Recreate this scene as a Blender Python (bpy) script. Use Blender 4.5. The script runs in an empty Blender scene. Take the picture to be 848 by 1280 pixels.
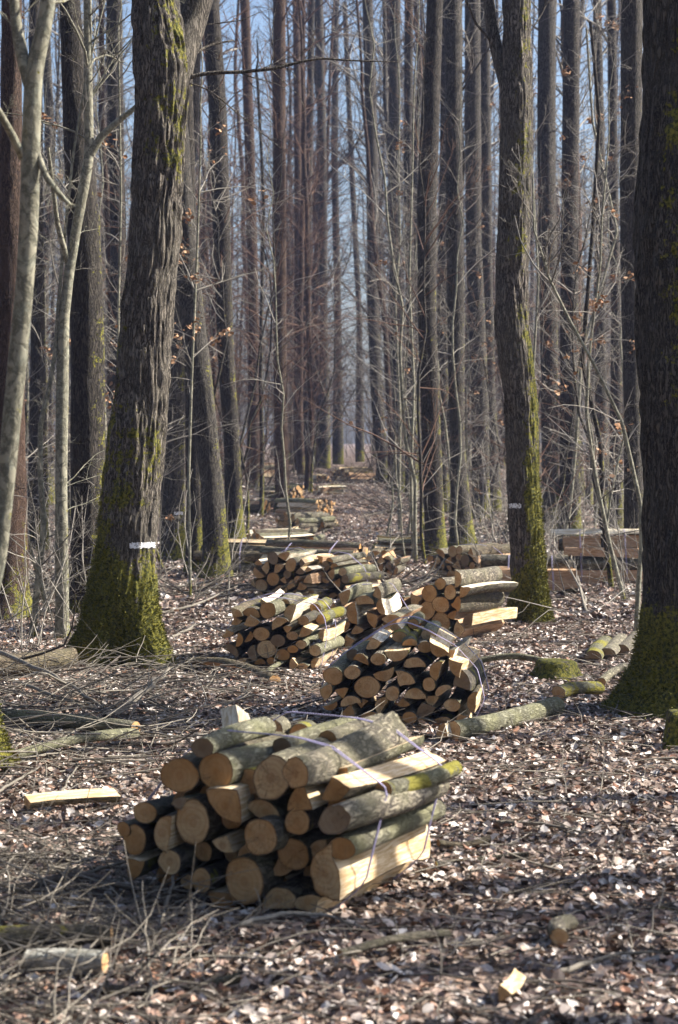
import bpy, math, random
import numpy as np
from mathutils import Vector, Matrix, Euler

SC = bpy.context.scene
COL = SC.collection
rng = np.random.default_rng(7)
random.seed(7)

# ------------------------------------------------------------------ camera maths
F = 2500.0; CX, CY = 424.0, 640.0; CAMZ = 2.0
PITCH = math.atan(92.0 / F)
cp, sp = math.cos(PITCH), math.sin(PITCH)

def ray(px, py):
    x = (px - CX) / F; y = (CY - py) / F
    return np.array([x, cp + y * sp, -sp + y * cp])

def at(px, py, Y):
    d = ray(px, py)
    return np.array([0, 0, CAMZ]) + d * (Y / d[1])

# ------------------------------------------------------------------ noise
def _h(ix, iy, iz):
    n = (ix.astype(np.int64) * 374761393 + iy.astype(np.int64) * 668265263 + iz.astype(np.int64) * 1274126177) & 0xffffffff
    n = ((n ^ (n >> 13)) * 1274126177) & 0xffffffff
    n = (n ^ (n >> 16)) & 0xffffff
    return n / float(0xffffff)

def vnoise(x, y, z):
    x, y, z = np.broadcast_arrays(np.asarray(x, float), np.asarray(y, float), np.asarray(z, float))
    ix, iy, iz = np.floor(x), np.floor(y), np.floor(z)
    fx, fy, fz = x - ix, y - iy, z - iz
    fx = fx * fx * (3 - 2 * fx); fy = fy * fy * (3 - 2 * fy); fz = fz * fz * (3 - 2 * fz)
    r = 0
    for a in (0, 1):
        wa = fx if a else 1 - fx
        for b in (0, 1):
            wb = fy if b else 1 - fy
            for c in (0, 1):
                wc = fz if c else 1 - fz
                r = r + wa * wb * wc * _h(ix + a, iy + b, iz + c)
    return r

def fbm(x, y, z, o=3):
    r = 0; a = 0.5; t = 0
    for i in range(o):
        r = r + a * vnoise(x * 2 ** i + 17 * i, y * 2 ** i, z * 2 ** i); t += a; a *= 0.5
    return r / t

def smooth(a, b, x):
    t = np.clip((x - a) / (b - a), 0, 1)
    return t * t * (3 - 2 * t)

def hz(x, y):
    x = np.asarray(x, float); y = np.asarray(y, float)
    r = 0.95 * smooth(38, 88, y)
    r = r + 0.25 * (fbm(x * .08, y * .08, 3.3, 2) - .5) * smooth(20, 60, np.hypot(x, y * .6))
    r = r + 0.10 * (fbm(x * .7, y * .7, 1.3, 2) - .5) * 1.0
    r = r + 0.035 * (fbm(x * 3.1, y * 3.1, 7.3, 2) - .5)
    return r

def hz1(x, y):
    return float(hz(x, y))

def G(px, py):
    """ground point seen at a photograph pixel"""
    d = ray(px, py); o = np.array([0, 0, CAMZ])
    t = 3.0
    while t < 400:
        p = o + d * t
        if p[2] < hz1(p[0], p[1]): break
        t += 0.1 + t * .004
    lo, hi = t - 0.1 - t * .004, t
    for _ in range(18):
        m = (lo + hi) / 2; p = o + d * m
        if p[2] < hz1(p[0], p[1]): hi = m
        else: lo = m
    return o + d * hi

# ------------------------------------------------------------------ mesh helpers
class Acc:
    def __init__(s):
        s.rim = []; s.v = []; s.q = []; s.t = []; s.qm = []; s.tm = []; s.n = 0
    def add(s, v, q=None, t=None, mat=0, rim=None):
        v = np.asarray(v, float).reshape(-1, 3)
        if q is not None and len(q):
            q = np.asarray(q).reshape(-1, 4) + s.n; s.q.append(q); s.qm.append(np.full(len(q), mat))
        if t is not None and len(t):
            t = np.asarray(t).reshape(-1, 3) + s.n; s.t.append(t); s.tm.append(np.full(len(t), mat))
        s.rim.append(np.zeros(len(v)) if rim is None else rim); s.v.append(v); s.n += len(v)
    def mesh(s, name, mats, shade=True, attrs=None):
        v = np.concatenate(s.v)
        q = np.concatenate(s.q) if s.q else np.zeros((0, 4), int)
        t = np.concatenate(s.t) if s.t else np.zeros((0, 3), int)
        me = bpy.data.meshes.new(name)
        me.vertices.add(len(v)); me.vertices.foreach_set('co', v.astype(np.float32).ravel())
        me.loops.add(q.size + t.size)
        me.loops.foreach_set('vertex_index', np.concatenate([q.ravel(), t.ravel()]).astype(np.int32))
        me.polygons.add(len(q) + len(t))
        st = np.concatenate([np.arange(len(q)) * 4, q.size + np.arange(len(t)) * 3]).astype(np.int32)
        me.polygons.foreach_set('loop_start', st)
        mi = np.concatenate(([np.concatenate(s.qm)] if s.qm else []) + ([np.concatenate(s.tm)] if s.tm else [])).astype(np.int32)
        me.polygons.foreach_set('material_index', mi)
        me.polygons.foreach_set('use_smooth', np.full(len(mi), shade))
        for m in mats: me.materials.append(m)
        if attrs:
            for k, a in attrs.items():
                at_ = me.attributes.new(k, 'FLOAT', 'POINT'); at_.data.foreach_set('value', np.asarray(a, np.float32))
        me.update(calc_edges=True)
        return me

def tubes(P, R, s=4):
    """P (n,k,3), R (n,k) -> verts, quads"""
    P = np.asarray(P, float); R = np.asarray(R, float)
    n, k, _ = P.shape
    T = np.gradient(P, axis=1); T /= np.linalg.norm(T, axis=2, keepdims=True) + 1e-9
    m = T.mean(axis=1); ref = np.where(np.abs(m[:, 2:3]) > .8, np.array([[1., 0, 0]]), np.array([[0, 0, 1.]]))[:, None, :]
    A = np.cross(T, ref); A /= np.linalg.norm(A, axis=2, keepdims=True) + 1e-9
    B = np.cross(T, A)
    a = np.arange(s) * 2 * np.pi / s
    V = P[:, :, None, :] + R[:, :, None, None] * (A[:, :, None, :] * np.cos(a)[None, None, :, None] + B[:, :, None, :] * np.sin(a)[None, None, :, None])
    idx = np.arange(n * k * s).reshape(n, k, s)
    i0 = idx[:, :-1, :]; i1 = idx[:, 1:, :]
    Q = np.stack([i0, np.roll(i0, -1, 2), np.roll(i1, -1, 2), i1], -1).reshape(-1, 4)
    return V.reshape(-1, 3), Q

def grow(P, R, m, t0, t1, L, k, rg, spread=1.0, up=.15, r0=None, wob=.25, rmin=.0015, tip=.25, droop=0.):
    """spawn m children on every polyline"""
    n, kk, _ = P.shape
    t = rg.uniform(t0, t1, (n, m)) * (kk - 1)
    i = np.clip(np.floor(t).astype(int), 0, kk - 2); f = (t - i)[..., None]
    ar = np.arange(n)[:, None]
    o = P[ar, i] * (1 - f) + P[ar, i + 1] * f
    pr = R[ar, i] * (1 - f[..., 0]) + R[ar, i + 1] * f[..., 0]
    d = P[ar, i + 1] - P[ar, i]; d /= np.linalg.norm(d, axis=-1, keepdims=True) + 1e-9
    x = rg.normal(size=(n, m, 3)); x -= (x * d).sum(-1, keepdims=True) * d; x /= np.linalg.norm(x, axis=-1, keepdims=True) + 1e-9
    sp_ = rg.uniform(.6, 1.4, (n, m, 1)) * spread
    dd = d * np.cos(sp_) + x * np.sin(sp_) + np.array([0, 0, up]); dd /= np.linalg.norm(dd, axis=-1, keepdims=True)
    if np.ndim(L) == 0: L = np.full((n,), L)
    ln = (np.asarray(L)[:, None] * rg.uniform(.5, 1.15, (n, m)) * (1.15 - .6 * t / (kk - 1)))
    o = o.reshape(-1, 3); dd = dd.reshape(-1, 3); ln = ln.ravel(); pr = pr.ravel(); N = len(o)
    rr = np.minimum(pr * .75, (r0 if r0 is not None else 1) * ln); rr = np.maximum(rr, rmin)
    out = np.zeros((N, k, 3)); out[:, 0] = o; cur = dd
    for j in range(1, k):
        cur = cur + rg.normal(size=(N, 3)) * wob + np.array([0, 0, -droop])
        cur /= np.linalg.norm(cur, axis=-1, keepdims=True)
        out[:, j] = out[:, j - 1] + cur * (ln / (k - 1))[:, None]
    RR = rr[:, None] * np.linspace(1, tip, k)[None, :]
    RR = np.maximum(RR, rmin * .6)
    return out, RR, ln

def new_obj(name, me, parent=None, loc=None):
    o = bpy.data.objects.new(name, me); COL.objects.link(o)
    if parent is not None: o.parent = parent
    if loc is not None: o.location = loc
    return o

def tag(o, label=None, cat=None, group=None, kind=None):
    if label: o['label'] = label
    if cat: o['category'] = cat
    if group: o['group'] = group
    if kind: o['kind'] = kind
    return o

def empty(name, loc, label=None, cat=None, group=None):
    o = bpy.data.objects.new(name, None); COL.objects.link(o); o.location = loc; o.empty_display_size = .2
    return tag(o, label, cat, group)

def copy_tree(o, parent=None):
    c = o.copy(); COL.objects.link(c); c.parent = parent
    for ch in list(o.children): copy_tree(ch, c)
    return c

# ------------------------------------------------------------------ materials
class NT:
    def __init__(s, name):
        s.m = bpy.data.materials.new(name); s.m.use_nodes = True; s.t = s.m.node_tree
        s.b = s.t.nodes['Principled BSDF']; s.b.inputs['Roughness'].default_value = .85
        s.b.inputs['Specular IOR Level'].default_value = .25
    def n(s, ty, **kw):
        nd = s.t.nodes.new(ty)
        for k, v in kw.items():
            if k.startswith('i_'):
                key = k[2:]; key = int(key) if key.isdigit() else key.replace('_', ' ')
                s.put(v, nd.inputs[key])
            else: setattr(nd, k, v)
        return nd
    def put(s, v, inp):
        if isinstance(v, bpy.types.NodeSocket): s.t.links.new(v, inp)
        elif isinstance(v, (tuple, list)) and inp.type == 'RGBA' and len(v) == 3: inp.default_value = (*v, 1)
        else: inp.default_value = v
    def math(s, op, a, b=0., c=None, clamp=False):
        nd = s.n('ShaderNodeMath', operation=op, use_clamp=clamp); s.put(a, nd.inputs[0]); s.put(b, nd.inputs[1])
        if c is not None: s.put(c, nd.inputs[2])
        return nd.outputs[0]
    def mix(s, f, a, b, blend='MIX'):
        nd = s.n('ShaderNodeMix', data_type='RGBA', blend_type=blend, clamp_factor=True)
        s.put(f, nd.inputs[0]); s.put(a, nd.inputs[6]); s.put(b, nd.inputs[7]); return nd.outputs[2]
    def ramp(s, f, a, b, lo=0., hi=1.):
        nd = s.n('ShaderNodeMapRange', interpolation_type='SMOOTHSTEP', clamp=True)
        s.put(f, nd.inputs[0]); nd.inputs[1].default_value = a; nd.inputs[2].default_value = b
        nd.inputs[3].default_value = lo; nd.inputs[4].default_value = hi; return nd.outputs[0]
    def coords(s, scale=(1, 1, 1), kind='Object', off=True):
        c = s.n('ShaderNodeTexCoord').outputs[kind]
        mp = s.n('ShaderNodeMapping'); s.put(c, mp.inputs[0]); mp.inputs['Scale'].default_value = scale
        if off:
            oi = s.n('ShaderNodeObjectInfo').outputs['Random']
            s.put(s.n('ShaderNodeCombineXYZ', i_0=s.math('MULTIPLY', oi, 37.), i_1=s.math('MULTIPLY', oi, 91.), i_2=0.).outputs[0], mp.inputs[1])
        return mp.outputs[0]
    def noise(s, vec, scale=5., detail=4., rough=.55, dist=0.):
        nd = s.n('ShaderNodeTexNoise'); s.put(vec, nd.inputs['Vector']); nd.inputs['Scale'].default_value = scale
        nd.inputs['Detail'].default_value = detail; nd.inputs['Roughness'].default_value = rough; nd.inputs['Distortion'].default_value = dist
        return nd.outputs[0]
    def voro(s, vec, scale=5., feature='F1', out=0):
        nd = s.n('ShaderNodeTexVoronoi', feature=feature); s.put(vec, nd.inputs['Vector']); nd.inputs['Scale'].default_value = scale
        return nd.outputs[out]
    def bump(s, h, dist=.01, strength=1.):
        nd = s.n('ShaderNodeBump'); s.put(h, nd.inputs['Height']); nd.inputs['Distance'].default_value = dist; nd.inputs['Strength'].default_value = strength
        s.t.links.new(nd.outputs[0], s.b.inputs['Normal']); return nd
    def color(s, c): s.put(c, s.b.inputs['Base Color'])

MOSS_A, MOSS_B = (.035, .042, .008), (.20, .18, .026)

def bark(name, dark, light, vscale=.18, scale=34., bdist=.012, lichen=.0, moss_h=.9, side=.35, warm=None):
    m = NT(name)
    v = m.coords((1, 1, vscale)); v1 = m.coords((1, 1, 1))
    n1 = m.noise(v, scale, 5, .6, .6); n2 = m.noise(v1, 2.2, 3); n3 = m.noise(v1, 90, 2)
    fis = m.math('ABSOLUTE', m.math('SUBTRACT', n1, .5)); fis = m.ramp(fis, .0, .12)
    c = m.mix(fis, dark, light)
    c = m.mix(m.ramp(n2, .35, .7, 0, .5), c, (light[0] * .6, light[1] * .62, light[2] * .6))
    c = m.mix(m.ramp(n3, .5, .8, 0, .5), c, (min(1, light[0] * 1.5), min(1, light[1] * 1.5), min(1, light[2] * 1.45)))
    if warm: c = m.mix(m.ramp(m.noise(v1, 1.1, 3), .45, .65, 0, .7), c, warm)
    if lichen: c = m.mix(m.ramp(m.noise(v1, 14, 4, .6), .53, .60, 0, lichen), c, (.36, .38, .30))
    # moss: the vertex attribute (hero trunks) or height over the foot and the weather side
    atr = m.n('ShaderNodeAttribute', attribute_name='moss').outputs['Fac']
    pos = m.n('ShaderNodeSeparateXYZ'); m.put(m.n('ShaderNodeTexCoord').outputs['Object'], pos.inputs[0])
    nor = m.n('ShaderNodeSeparateXYZ'); m.put(m.n('ShaderNodeNewGeometry').outputs['Normal'], nor.inputs[0])
    mn = m.noise(v1, 5., 5, .65)
    foot = m.math('SUBTRACT', 1., m.math('DIVIDE', pos.outputs[2], moss_h)); foot = m.math('MAXIMUM', foot, -.2)
    sd = m.math('MULTIPLY', m.math('MAXIMUM', m.math('ADD', nor.outputs[0], .15), 0.), side)
    low = m.math('MULTIPLY', sd, m.ramp(pos.outputs[2], 1., 9., 1.0, .25))
    k = m.math('ADD', m.math('ADD', m.math('MULTIPLY', foot, .55), low), m.math('MULTIPLY', atr, 1.2))
    k = m.math('ADD', k, m.math('ADD', m.math('MULTIPLY', m.math('SUBTRACT', mn, .5), 1.7), m.math('MULTIPLY', m.math('SUBTRACT', m.noise(v1, 26., 3), .5), 1.3)))
    k = m.ramp(k, .42, .62)
    mc = m.mix(m.ramp(m.noise(v1, 40, 3), .35, .65), MOSS_A, MOSS_B)
    m.color(m.mix(k, c, mc))
    h = m.mix(k, fis, m.noise(v1, 120, 3)); m.bump(h, bdist, .9)
    return m.m

M = {}
M['oak_shaded'] = bark('shaded_oak_bark', (.012, .010, .007), (.115, .10, .08), .22, 42, .016, side=.1)  # copy of the oak bark, darkened to carry the right edge tree's shade
M['oak'] = bark('oak_bark', (.018, .014, .010), (.21, .18, .145), .22, 42, .016, side=.12)
M['dark'] = bark('dark_bark', (.008, .007, .005), (.075, .062, .05), .25, 32, .012, side=.5)
M['greyb'] = bark('grey_bark', (.010, .009, .007), (.095, .082, .068), .25, 36, .008, side=.45)
M['redb'] = bark('reddish_bark', (.02, .012, .008), (.11, .07, .05), .3, 40, .01, side=.2, warm=(.08, .045, .03))
M['pale'] = bark('smooth_pale_bark', (.10, .095, .07), (.29, .27, .20), .8, 12, .002, lichen=.22, moss_h=.2, side=.30)
M['log'] = None

def twig_mat(name, a, b):
    m = NT(name); v = m.coords((1, 1, 1), off=False)
    rp = m.n('ShaderNodeNewGeometry').outputs['Random Per Island']
    c = m.mix(rp, a, b); c = m.mix(m.ramp(m.noise(v, 60, 3), .4, .7, 0, .4), c, (a[0] * .6, a[1] * .6, a[2] * .6))
    m.color(c); m.b.inputs['Roughness'].default_value = .75; return m.m
M['twig'] = twig_mat('grey_twig_bark', (.11, .10, .08), (.42, .38, .32))
M['twigd'] = twig_mat('dark_twig_bark', (.035, .028, .022), (.13, .105, .085))
M['twigr'] = twig_mat('red_brown_twig_bark', (.08, .045, .03), (.22, .125, .08))
M['dead'] = twig_mat('weathered_dead_twig', (.05, .042, .034), (.30, .265, .21))

def logbark(name, dark, light, moss=.0, green=0.):
    m = NT(name); v = m.coords((1, .35, 1)); v1 = m.coords((1, 1, 1))
    n1 = m.noise(v, 38, 5, .6, .5); fis = m.ramp(m.math('ABSOLUTE', m.math('SUBTRACT', n1, .5)), 0, .13)
    c = m.mix(fis, dark, light)
    c = m.mix(m.ramp(m.noise(v1, 6, 4), .42, .68, 0, .65), c, (light[0] * .45, light[1] * .47, light[2] * .42))
    c = m.mix(m.ramp(m.noise(v1, 17, 4, .65), .50, .66, 0, .5), c, (light[0] * 1.35, light[1] * 1.35, light[2] * 1.3))
    oi = m.n('ShaderNodeObjectInfo').outputs['Random']
    c = m.mix(m.math('MULTIPLY', oi, .45), c, (.06, .05, .04))
    if green: c = m.mix(m.ramp(m.noise(v1, 4.5, 4), .40, .62, 0, green), c, (.19, .185, .09))
    if moss: c = m.mix(m.ramp(m.noise(v1, 5., 4), .60 - moss * .2, .66 - moss * .2), c, MOSS_B)
    m.color(c); m.bump(m.math('ADD', fis, m.math('MULTIPLY', m.noise(v1, 9, 3), 2.)), .006); return m.m
LB = [logbark('log_bark_grey', (.06, .05, .042), (.31, .27, .20), 0, .25),
      logbark('log_bark_brown', (.055, .042, .03), (.22, .175, .115), 0, .2),
      logbark('log_bark_green', (.09, .085, .05), (.30, .285, .20), .0, .5),
      logbark('log_bark_dark', (.03, .026, .022), (.12, .10, .08), .2, .2),
      logbark('log_bark_mossy', (.06, .055, .035), (.20, .19, .13), .7, .4)]

def endgrain(name, pale, warm_, greyed=0.):
    m = NT(name)
    tc = m.n('ShaderNodeTexCoord').outputs['Object']
    s_ = m.n('ShaderNodeSeparateXYZ'); m.put(tc, s_.inputs[0]); x, z = s_.outputs[0], s_.outputs[2]
    v = m.coords((1, .15, 1))
    w = m.noise(v, 14, 3); d = m.math('SQRT', m.math('ADD', m.math('MULTIPLY', x, x), m.math('MULTIPLY', z, z)))
    d = m.math('ADD', d, m.math('MULTIPLY', w, .035))
    ring = m.math('SINE', m.math('MULTIPLY', d, 850.)); ring = m.ramp(ring, -.2, 1.)
    ring2 = m.math('SINE', m.math('MULTIPLY', d, 260.)); ring2 = m.ramp(ring2, .2, 1.)
    oi = m.n('ShaderNodeObjectInfo').outputs['Random']
    c = m.mix(oi, pale, warm_)
    c = m.mix(m.math('MULTIPLY', ring, .22), c, (warm_[0] * .6, warm_[1] * .52, warm_[2] * .45))
    c = m.mix(m.math('MULTIPLY', ring2, .28), c, (warm_[0] * .75, warm_[1] * .6, warm_[2] * .45))
    c = m.mix(m.ramp(d, .012, .06, .38, 0), c, (warm_[0] * .7, warm_[1] * .5, warm_[2] * .35))
    a = m.math('ARCTAN2', x, z)
    va = m.n('ShaderNodeCombineXYZ', i_0=m.math('MULTIPLY', a, 3.), i_1=m.math('MULTIPLY', d, 3.), i_2=m.math('MULTIPLY', oi, 50.)).outputs[0]
    cr = m.noise(va, 2.6, 2); crack = m.ramp(m.math('ABSOLUTE', m.math('SUBTRACT', cr, .5)), .004, .02, 1, 0)
    crack = m.math('MULTIPLY', crack, m.ramp(m.noise(v, 9, 2), .45, .6))
    c = m.mix(m.math('MULTIPLY', crack, .8), c, (.05, .03, .018))
    c = m.mix(m.ramp(m.noise(v, 26, 4), .5, .75, 0, .45), c, (.26, .17, .09))
    rim = m.n('ShaderNodeAttribute', attribute_name='rim').outputs['Fac']
    c = m.mix(m.ramp(m.math('ADD', rim, m.math('MULTIPLY', m.math('SUBTRACT', m.noise(v, 60, 3), .5), .5)), .35, .75, 0, .85), c, (.10, .055, .028))
    c = m.mix(m.ramp(m.noise(v, 7, 3), .45, .65, 0, .5), c, (warm_[0] * .8, warm_[1] * .68, warm_[2] * .5))
    saw = m.noise(m.coords((1, 1, .05)), 240, 2); c = m.mix(m.ramp(saw, .4, .7, 0, .22), c, (warm_[0] * .5, warm_[1] * .45, warm_[2] * .4))
    if greyed: c = m.mix(greyed, c, (.12, .105, .09))
    m.color(c); m.bump(m.math('SUBTRACT', m.noise(v, 160, 3), crack), .0015); m.b.inputs['Roughness'].default_value = .8
    return m.m
LB.append(logbark('log_bark_birch', (.30, .28, .24), (.60, .58, .52), 0, .1))
M['end'] = endgrain('sawn_log_end', (.64, .47, .26), (.47, .245, .085))
M['endold'] = endgrain('weathered_log_end', (.34, .25, .15), (.28, .18, .09), .25)

def splitwood(name, a, b):
    m = NT(name); v = m.coords((1, .06, 1)); v1 = m.coords((1, 1, 1))
    g = m.noise(v, 90, 4, .6); c = m.mix(m.ramp(g, .38, .62), (a[0]*.8,a[1]*.75,a[2]*.65), b)
    c = m.mix(m.ramp(m.noise(m.coords((1, .2, 1)), 9, 3), .5, .7, 0, .5), c, (a[0] * .75, a[1] * .6, a[2] * .42))
    m.color(c); m.bump(m.math('ADD', g, m.math('MULTIPLY', m.noise(v1, 7, 2), 2.)), .004); return m.m
M['split'] = splitwood('split_wood', (.60, .43, .24), (.74, .60, .40))
M['splitr'] = splitwood('split_wood_reddish', (.42, .26, .15), (.56, .38, .24))
M['splitw'] = splitwood('split_wood_white', (.68, .58, .42), (.82, .76, .62))

m = NT('purple_twine'); m.color((.40, .36, .52)); m.b.inputs['Roughness'].default_value = .45; M['twine'] = m.m
m = NT('white_paint'); c = m.mix(m.ramp(m.noise(m.coords((1, 1, 1)), 45, 5), .48, .64), (.74, .75, .76), (.16, .14, .11)); m.color(c); M['paint'] = m.m
m = NT('moss_tuft'); rp = m.n('ShaderNodeNewGeometry').outputs['Random Per Island']
m.color(m.mix(rp, (.04, .048, .008), (.25, .225, .032))); m.b.inputs['Roughness'].default_value = .7
m.b.inputs['Subsurface Weight'].default_value = 0.; M['moss'] = m.m

# litter leaves: one colour per leaf
m = NT('dry_beech_leaf'); rp = m.n('ShaderNodeNewGeometry').outputs['Random Per Island']
cr = m.n('ShaderNodeValToRGB'); m.put(rp, cr.inputs[0]); cr.color_ramp.interpolation = 'LINEAR'
stops = [(0, (.05, .034, .026)), (.12, (.13, .09, .07)), (.26, (.16, .105, .075)), (.42, (.26, .185, .138)), (.62, (.40, .315, .25)),
         (.74, (.30, .14, .075)), (.80, (.44, .36, .31)), (.90, (.52, .45, .39)), (1, (.74, .68, .61))]
e = cr.color_ramp.elements
e[0].position, e[0].color = 0, (*stops[0][1], 1); e[1].position, e[1].color = 1, (*stops[-1][1], 1)
for p_, c_ in stops[1:-1]: q = e.new(p_); q.color = (*c_, 1)
vv = m.coords((1, 1, 1), off=False)
m.color(m.mix(m.ramp(m.noise(vv, 110, 2), .45, .8, 0, .35), cr.outputs[0], (.12, .08, .055)))
m.b.inputs['Roughness'].default_value = .42; m.b.inputs['Specular IOR Level'].default_value = .5; M['leaf'] = m.m
m = NT('clinging_beech_leaf'); rp = m.n('ShaderNodeNewGeometry').outputs['Random Per Island']
m.color(m.mix(rp, (.26, .13, .06), (.46, .29, .17))); M['cling'] = m.m

m = NT('forest_floor'); v = m.coords((1, 1, 1), off=False)
vo = m.n('ShaderNodeTexVoronoi'); m.put(v, vo.inputs['Vector']); vo.inputs['Scale'].default_value = 24.; vo.inputs['Randomness'].default_value = 1.
sx = m.n('ShaderNodeSeparateColor'); m.put(vo.outputs['Color'], sx.inputs[0])
cr = m.n('ShaderNodeValToRGB'); m.put(sx.outputs[0], cr.inputs[0]); e = cr.color_ramp.elements
e[0].position, e[0].color = 0, (.045, .033, .026, 1); e[1].position, e[1].color = 1, (.46, .39, .34, 1)
for p_, c_ in ((.3, (.13, .09, .07)), (.6, (.24, .175, .135)), (.8, (.30, .19, .13))): q = e.new(p_); q.color = (*c_, 1)
c = m.mix(m.ramp(m.noise(v, .8, 4), .4, .7, 0, .5), cr.outputs[0], (.085, .062, .048))
c = m.mix(m.ramp(m.noise(v, 1.7, 5), .66, .72, 0, .7), c, (.08, .085, .02))
m.color(c); m.bump(m.math('ADD', vo.outputs['Distance'], m.noise(v, 40, 3)), .03); M['floor'] = m.m

# ------------------------------------------------------------------ ground
def axis_grid(lim, near, step, growth):
    r = [0.]; s = step
    while r[-1] < lim:
        if r[-1] > near: s *= growth
        r.append(r[-1] + s)
    return np.array(r)
xs = axis_grid(340, 9, .11, 1.05); xs = np.concatenate([-xs[::-1][:-1], xs])
ys = np.concatenate([-axis_grid(60, 1, .3, 1.12)[::-1][:-1], axis_grid(350, 42, .11, 1.045)])
X, Y_ = np.meshgrid(xs, ys)
Z = hz(X, Y_)
a = Acc(); nx, ny = len(xs), len(ys); ii = np.arange(nx * ny).reshape(ny, nx)
a.add(np.stack([X, Y_, Z], -1), np.stack([ii[:-1, :-1], ii[:-1, 1:], ii[1:, 1:], ii[1:, :-1]], -1).reshape(-1, 4))
tag(new_obj('ground', a.mesh('ground', [M['floor']])), 'forest floor of brown leaf litter', kind='structure')

# leaf litter -------------------------------------------------------
def leaves_mesh(name, pos, size, rg, flat=.35, mat='leaf', lift=.0):
    n = len(pos)
    yaw = rg.uniform(0, 2 * np.pi, n)
    nrm = np.stack([rg.normal(0, flat, n), rg.normal(0, flat, n), np.ones(n)], -1); nrm /= np.linalg.norm(nrm, axis=1, keepdims=True)
    u = np.stack([np.cos(yaw), np.sin(yaw), np.zeros(n)], -1); u -= (u * nrm).sum(1, keepdims=True) * nrm; u /= np.linalg.norm(u, axis=1, keepdims=True)
    w = np.cross(nrm, u)
    s = size * rg.uniform(.4, 1.6, n); cu = rg.uniform(-.55, .7, n); asp = rg.uniform(.42, .62, n); bend = rg.uniform(-.3, .45, n)
    # outline: stalk, two wide, two shoulder, tip, and midrib in between (8 verts)
    lay = [(-.5, 0, 0), (-.15, .5, 1), (.2, .42, 1), (.52, 0, 0), (.2, -.42, 1), (-.15, -.5, 1), (-.12, 0, 0), (.2, 0, 0)]
    V = np.zeros((n, 8, 3))
    for j, (lu, lw, e_) in enumerate(lay):
        V[:, j] = pos + s[:, None] * (u * lu + w * (lw * asp * 1.2)[:, None] + nrm * ((e_ * cu * .32) + bend * (lu * lu) * 1.2)[:, None])
    V[:, :, 2] += lift + np.maximum(0, pos[:, 2] - V[:, :, 2].min(1))[:, None] * .6
    b = (np.arange(n) * 8)[:, None]
    q = np.concatenate([b + np.array([[1, 6, 7, 2]]), b + np.array([[6, 5, 4, 7]])]); t = np.concatenate([b + np.array([[0, 6, 1]]), b + np.array([[0, 5, 6]]), b + np.array([[2, 7, 3]]), b + np.array([[7, 4, 3]])])
    a = Acc(); a.add(V, q, t); return a.mesh(name, [M[mat]], shade=False)

def scatter(n, y0, y1, rg, margin=1.5, power=1.3):
    y = y0 + (y1 - y0) * rg.uniform(0, 1, n) ** power
    hw = y * .175 + margin
    x = rg.uniform(-1, 1, n) * hw
    return np.stack([x, y, hz(x, y)], -1)
rg = np.random.default_rng(3)
p1 = scatter(270000, 4.2, 24, rg, 1.2, 1.15); p1[:, 2] += rg.uniform(-.004, .022, len(p1)); dn = fbm(p1[:, 0] * .9, p1[:, 1] * .9, 5.5, 3); p1 = p1[dn + rg.uniform(-.22, .22, len(p1)) > .36]
p2 = scatter(90000, 22, 75, rg, 3, 1.25); p2[:, 2] += rg.uniform(.0, .03, len(p2))
sz = np.concatenate([np.full(len(p1), .045), np.full(len(p2), .075)])
tag(new_obj('leaf_litter', leaves_mesh('leaf_litter', np.concatenate([p1, p2]), sz, rg, .42)), 'pale brown fallen beech leaves covering the forest floor', 'leaves', kind='stuff')

# twig litter
def sticks(pos, L, r, rg, k=4, wob=.2, zs=.12):
    n = len(pos); yaw = rg.uniform(0, 2 * np.pi, n); d = np.stack([np.cos(yaw), np.sin(yaw), rg.normal(0, zs, n)], -1)
    P = np.zeros((n, k, 3)); P[:, 0] = pos
    for j in range(1, k):
        d = d + rg.normal(size=(n, 3)) * np.array([wob, wob, wob * .4]); d /= np.linalg.norm(d, axis=1, keepdims=True)
        P[:, j] = P[:, j - 1] + d * (L / (k - 1))[:, None]
    g = hz(P[..., 0], P[..., 1]); P[..., 2] = np.maximum(P[..., 2], g + .006)
    return P, r[:, None] * np.linspace(1, .4, k)[None]
ps = scatter(9000, 4.2, 26, rg, 1.5, 1.1); ps[:, 2] += rg.uniform(.005, .06, len(ps))
P, R = sticks(ps, rg.uniform(.08, .5, len(ps)), rg.uniform(.0015, .005, len(ps)), rg)
a = Acc(); a.add(*tubes(P, R, 4))
ps = scatter(7000, 24, 80, rg, 4, 1.1); ps[:, 2] += rg.uniform(.005, .12, len(ps))
P, R = sticks(ps, rg.uniform(.2, 1.3, len(ps)), rg.uniform(.003, .010, len(ps)), rg, zs=.25)
a.add(*tubes(P, R, 3))
# tangle of cut twigs, thickest at the left foreground
n = 1300; qx = rg.normal(-1.15, .55, n); qy = rg.uniform(5.4, 9.6, n); ok = qx < -.55 + .12 * rg.normal(size=n) - .0 * qy
qx, qy = qx[ok], qy[ok]
ps = np.stack([qx, qy, hz(qx, qy) + rg.uniform(.01, .13, len(qx))], -1)
P, R = sticks(ps, rg.uniform(.15, .8, len(ps)), rg.uniform(.0015, .0055, len(ps)), rg, 5, .25, .25); a.add(*tubes(P, R, 4))
n = 800; qx = rg.normal(-2.2, .9, n); qy = rg.uniform(11.5, 17, n)
ps = np.stack([qx, qy, hz(qx, qy) + rg.uniform(.01, .15, len(qx))], -1)
P, R = sticks(ps, rg.uniform(.2, 1.1, len(ps)), rg.uniform(.002, .007, len(ps)), rg, 5, .2, .2); a.add(*tubes(P, R, 4))
tag(new_obj('twig_litter', a.mesh('twig_litter', [M['dead']])), 'thin dead twigs strewn through the leaf litter', 'twigs', kind='stuff')

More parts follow.
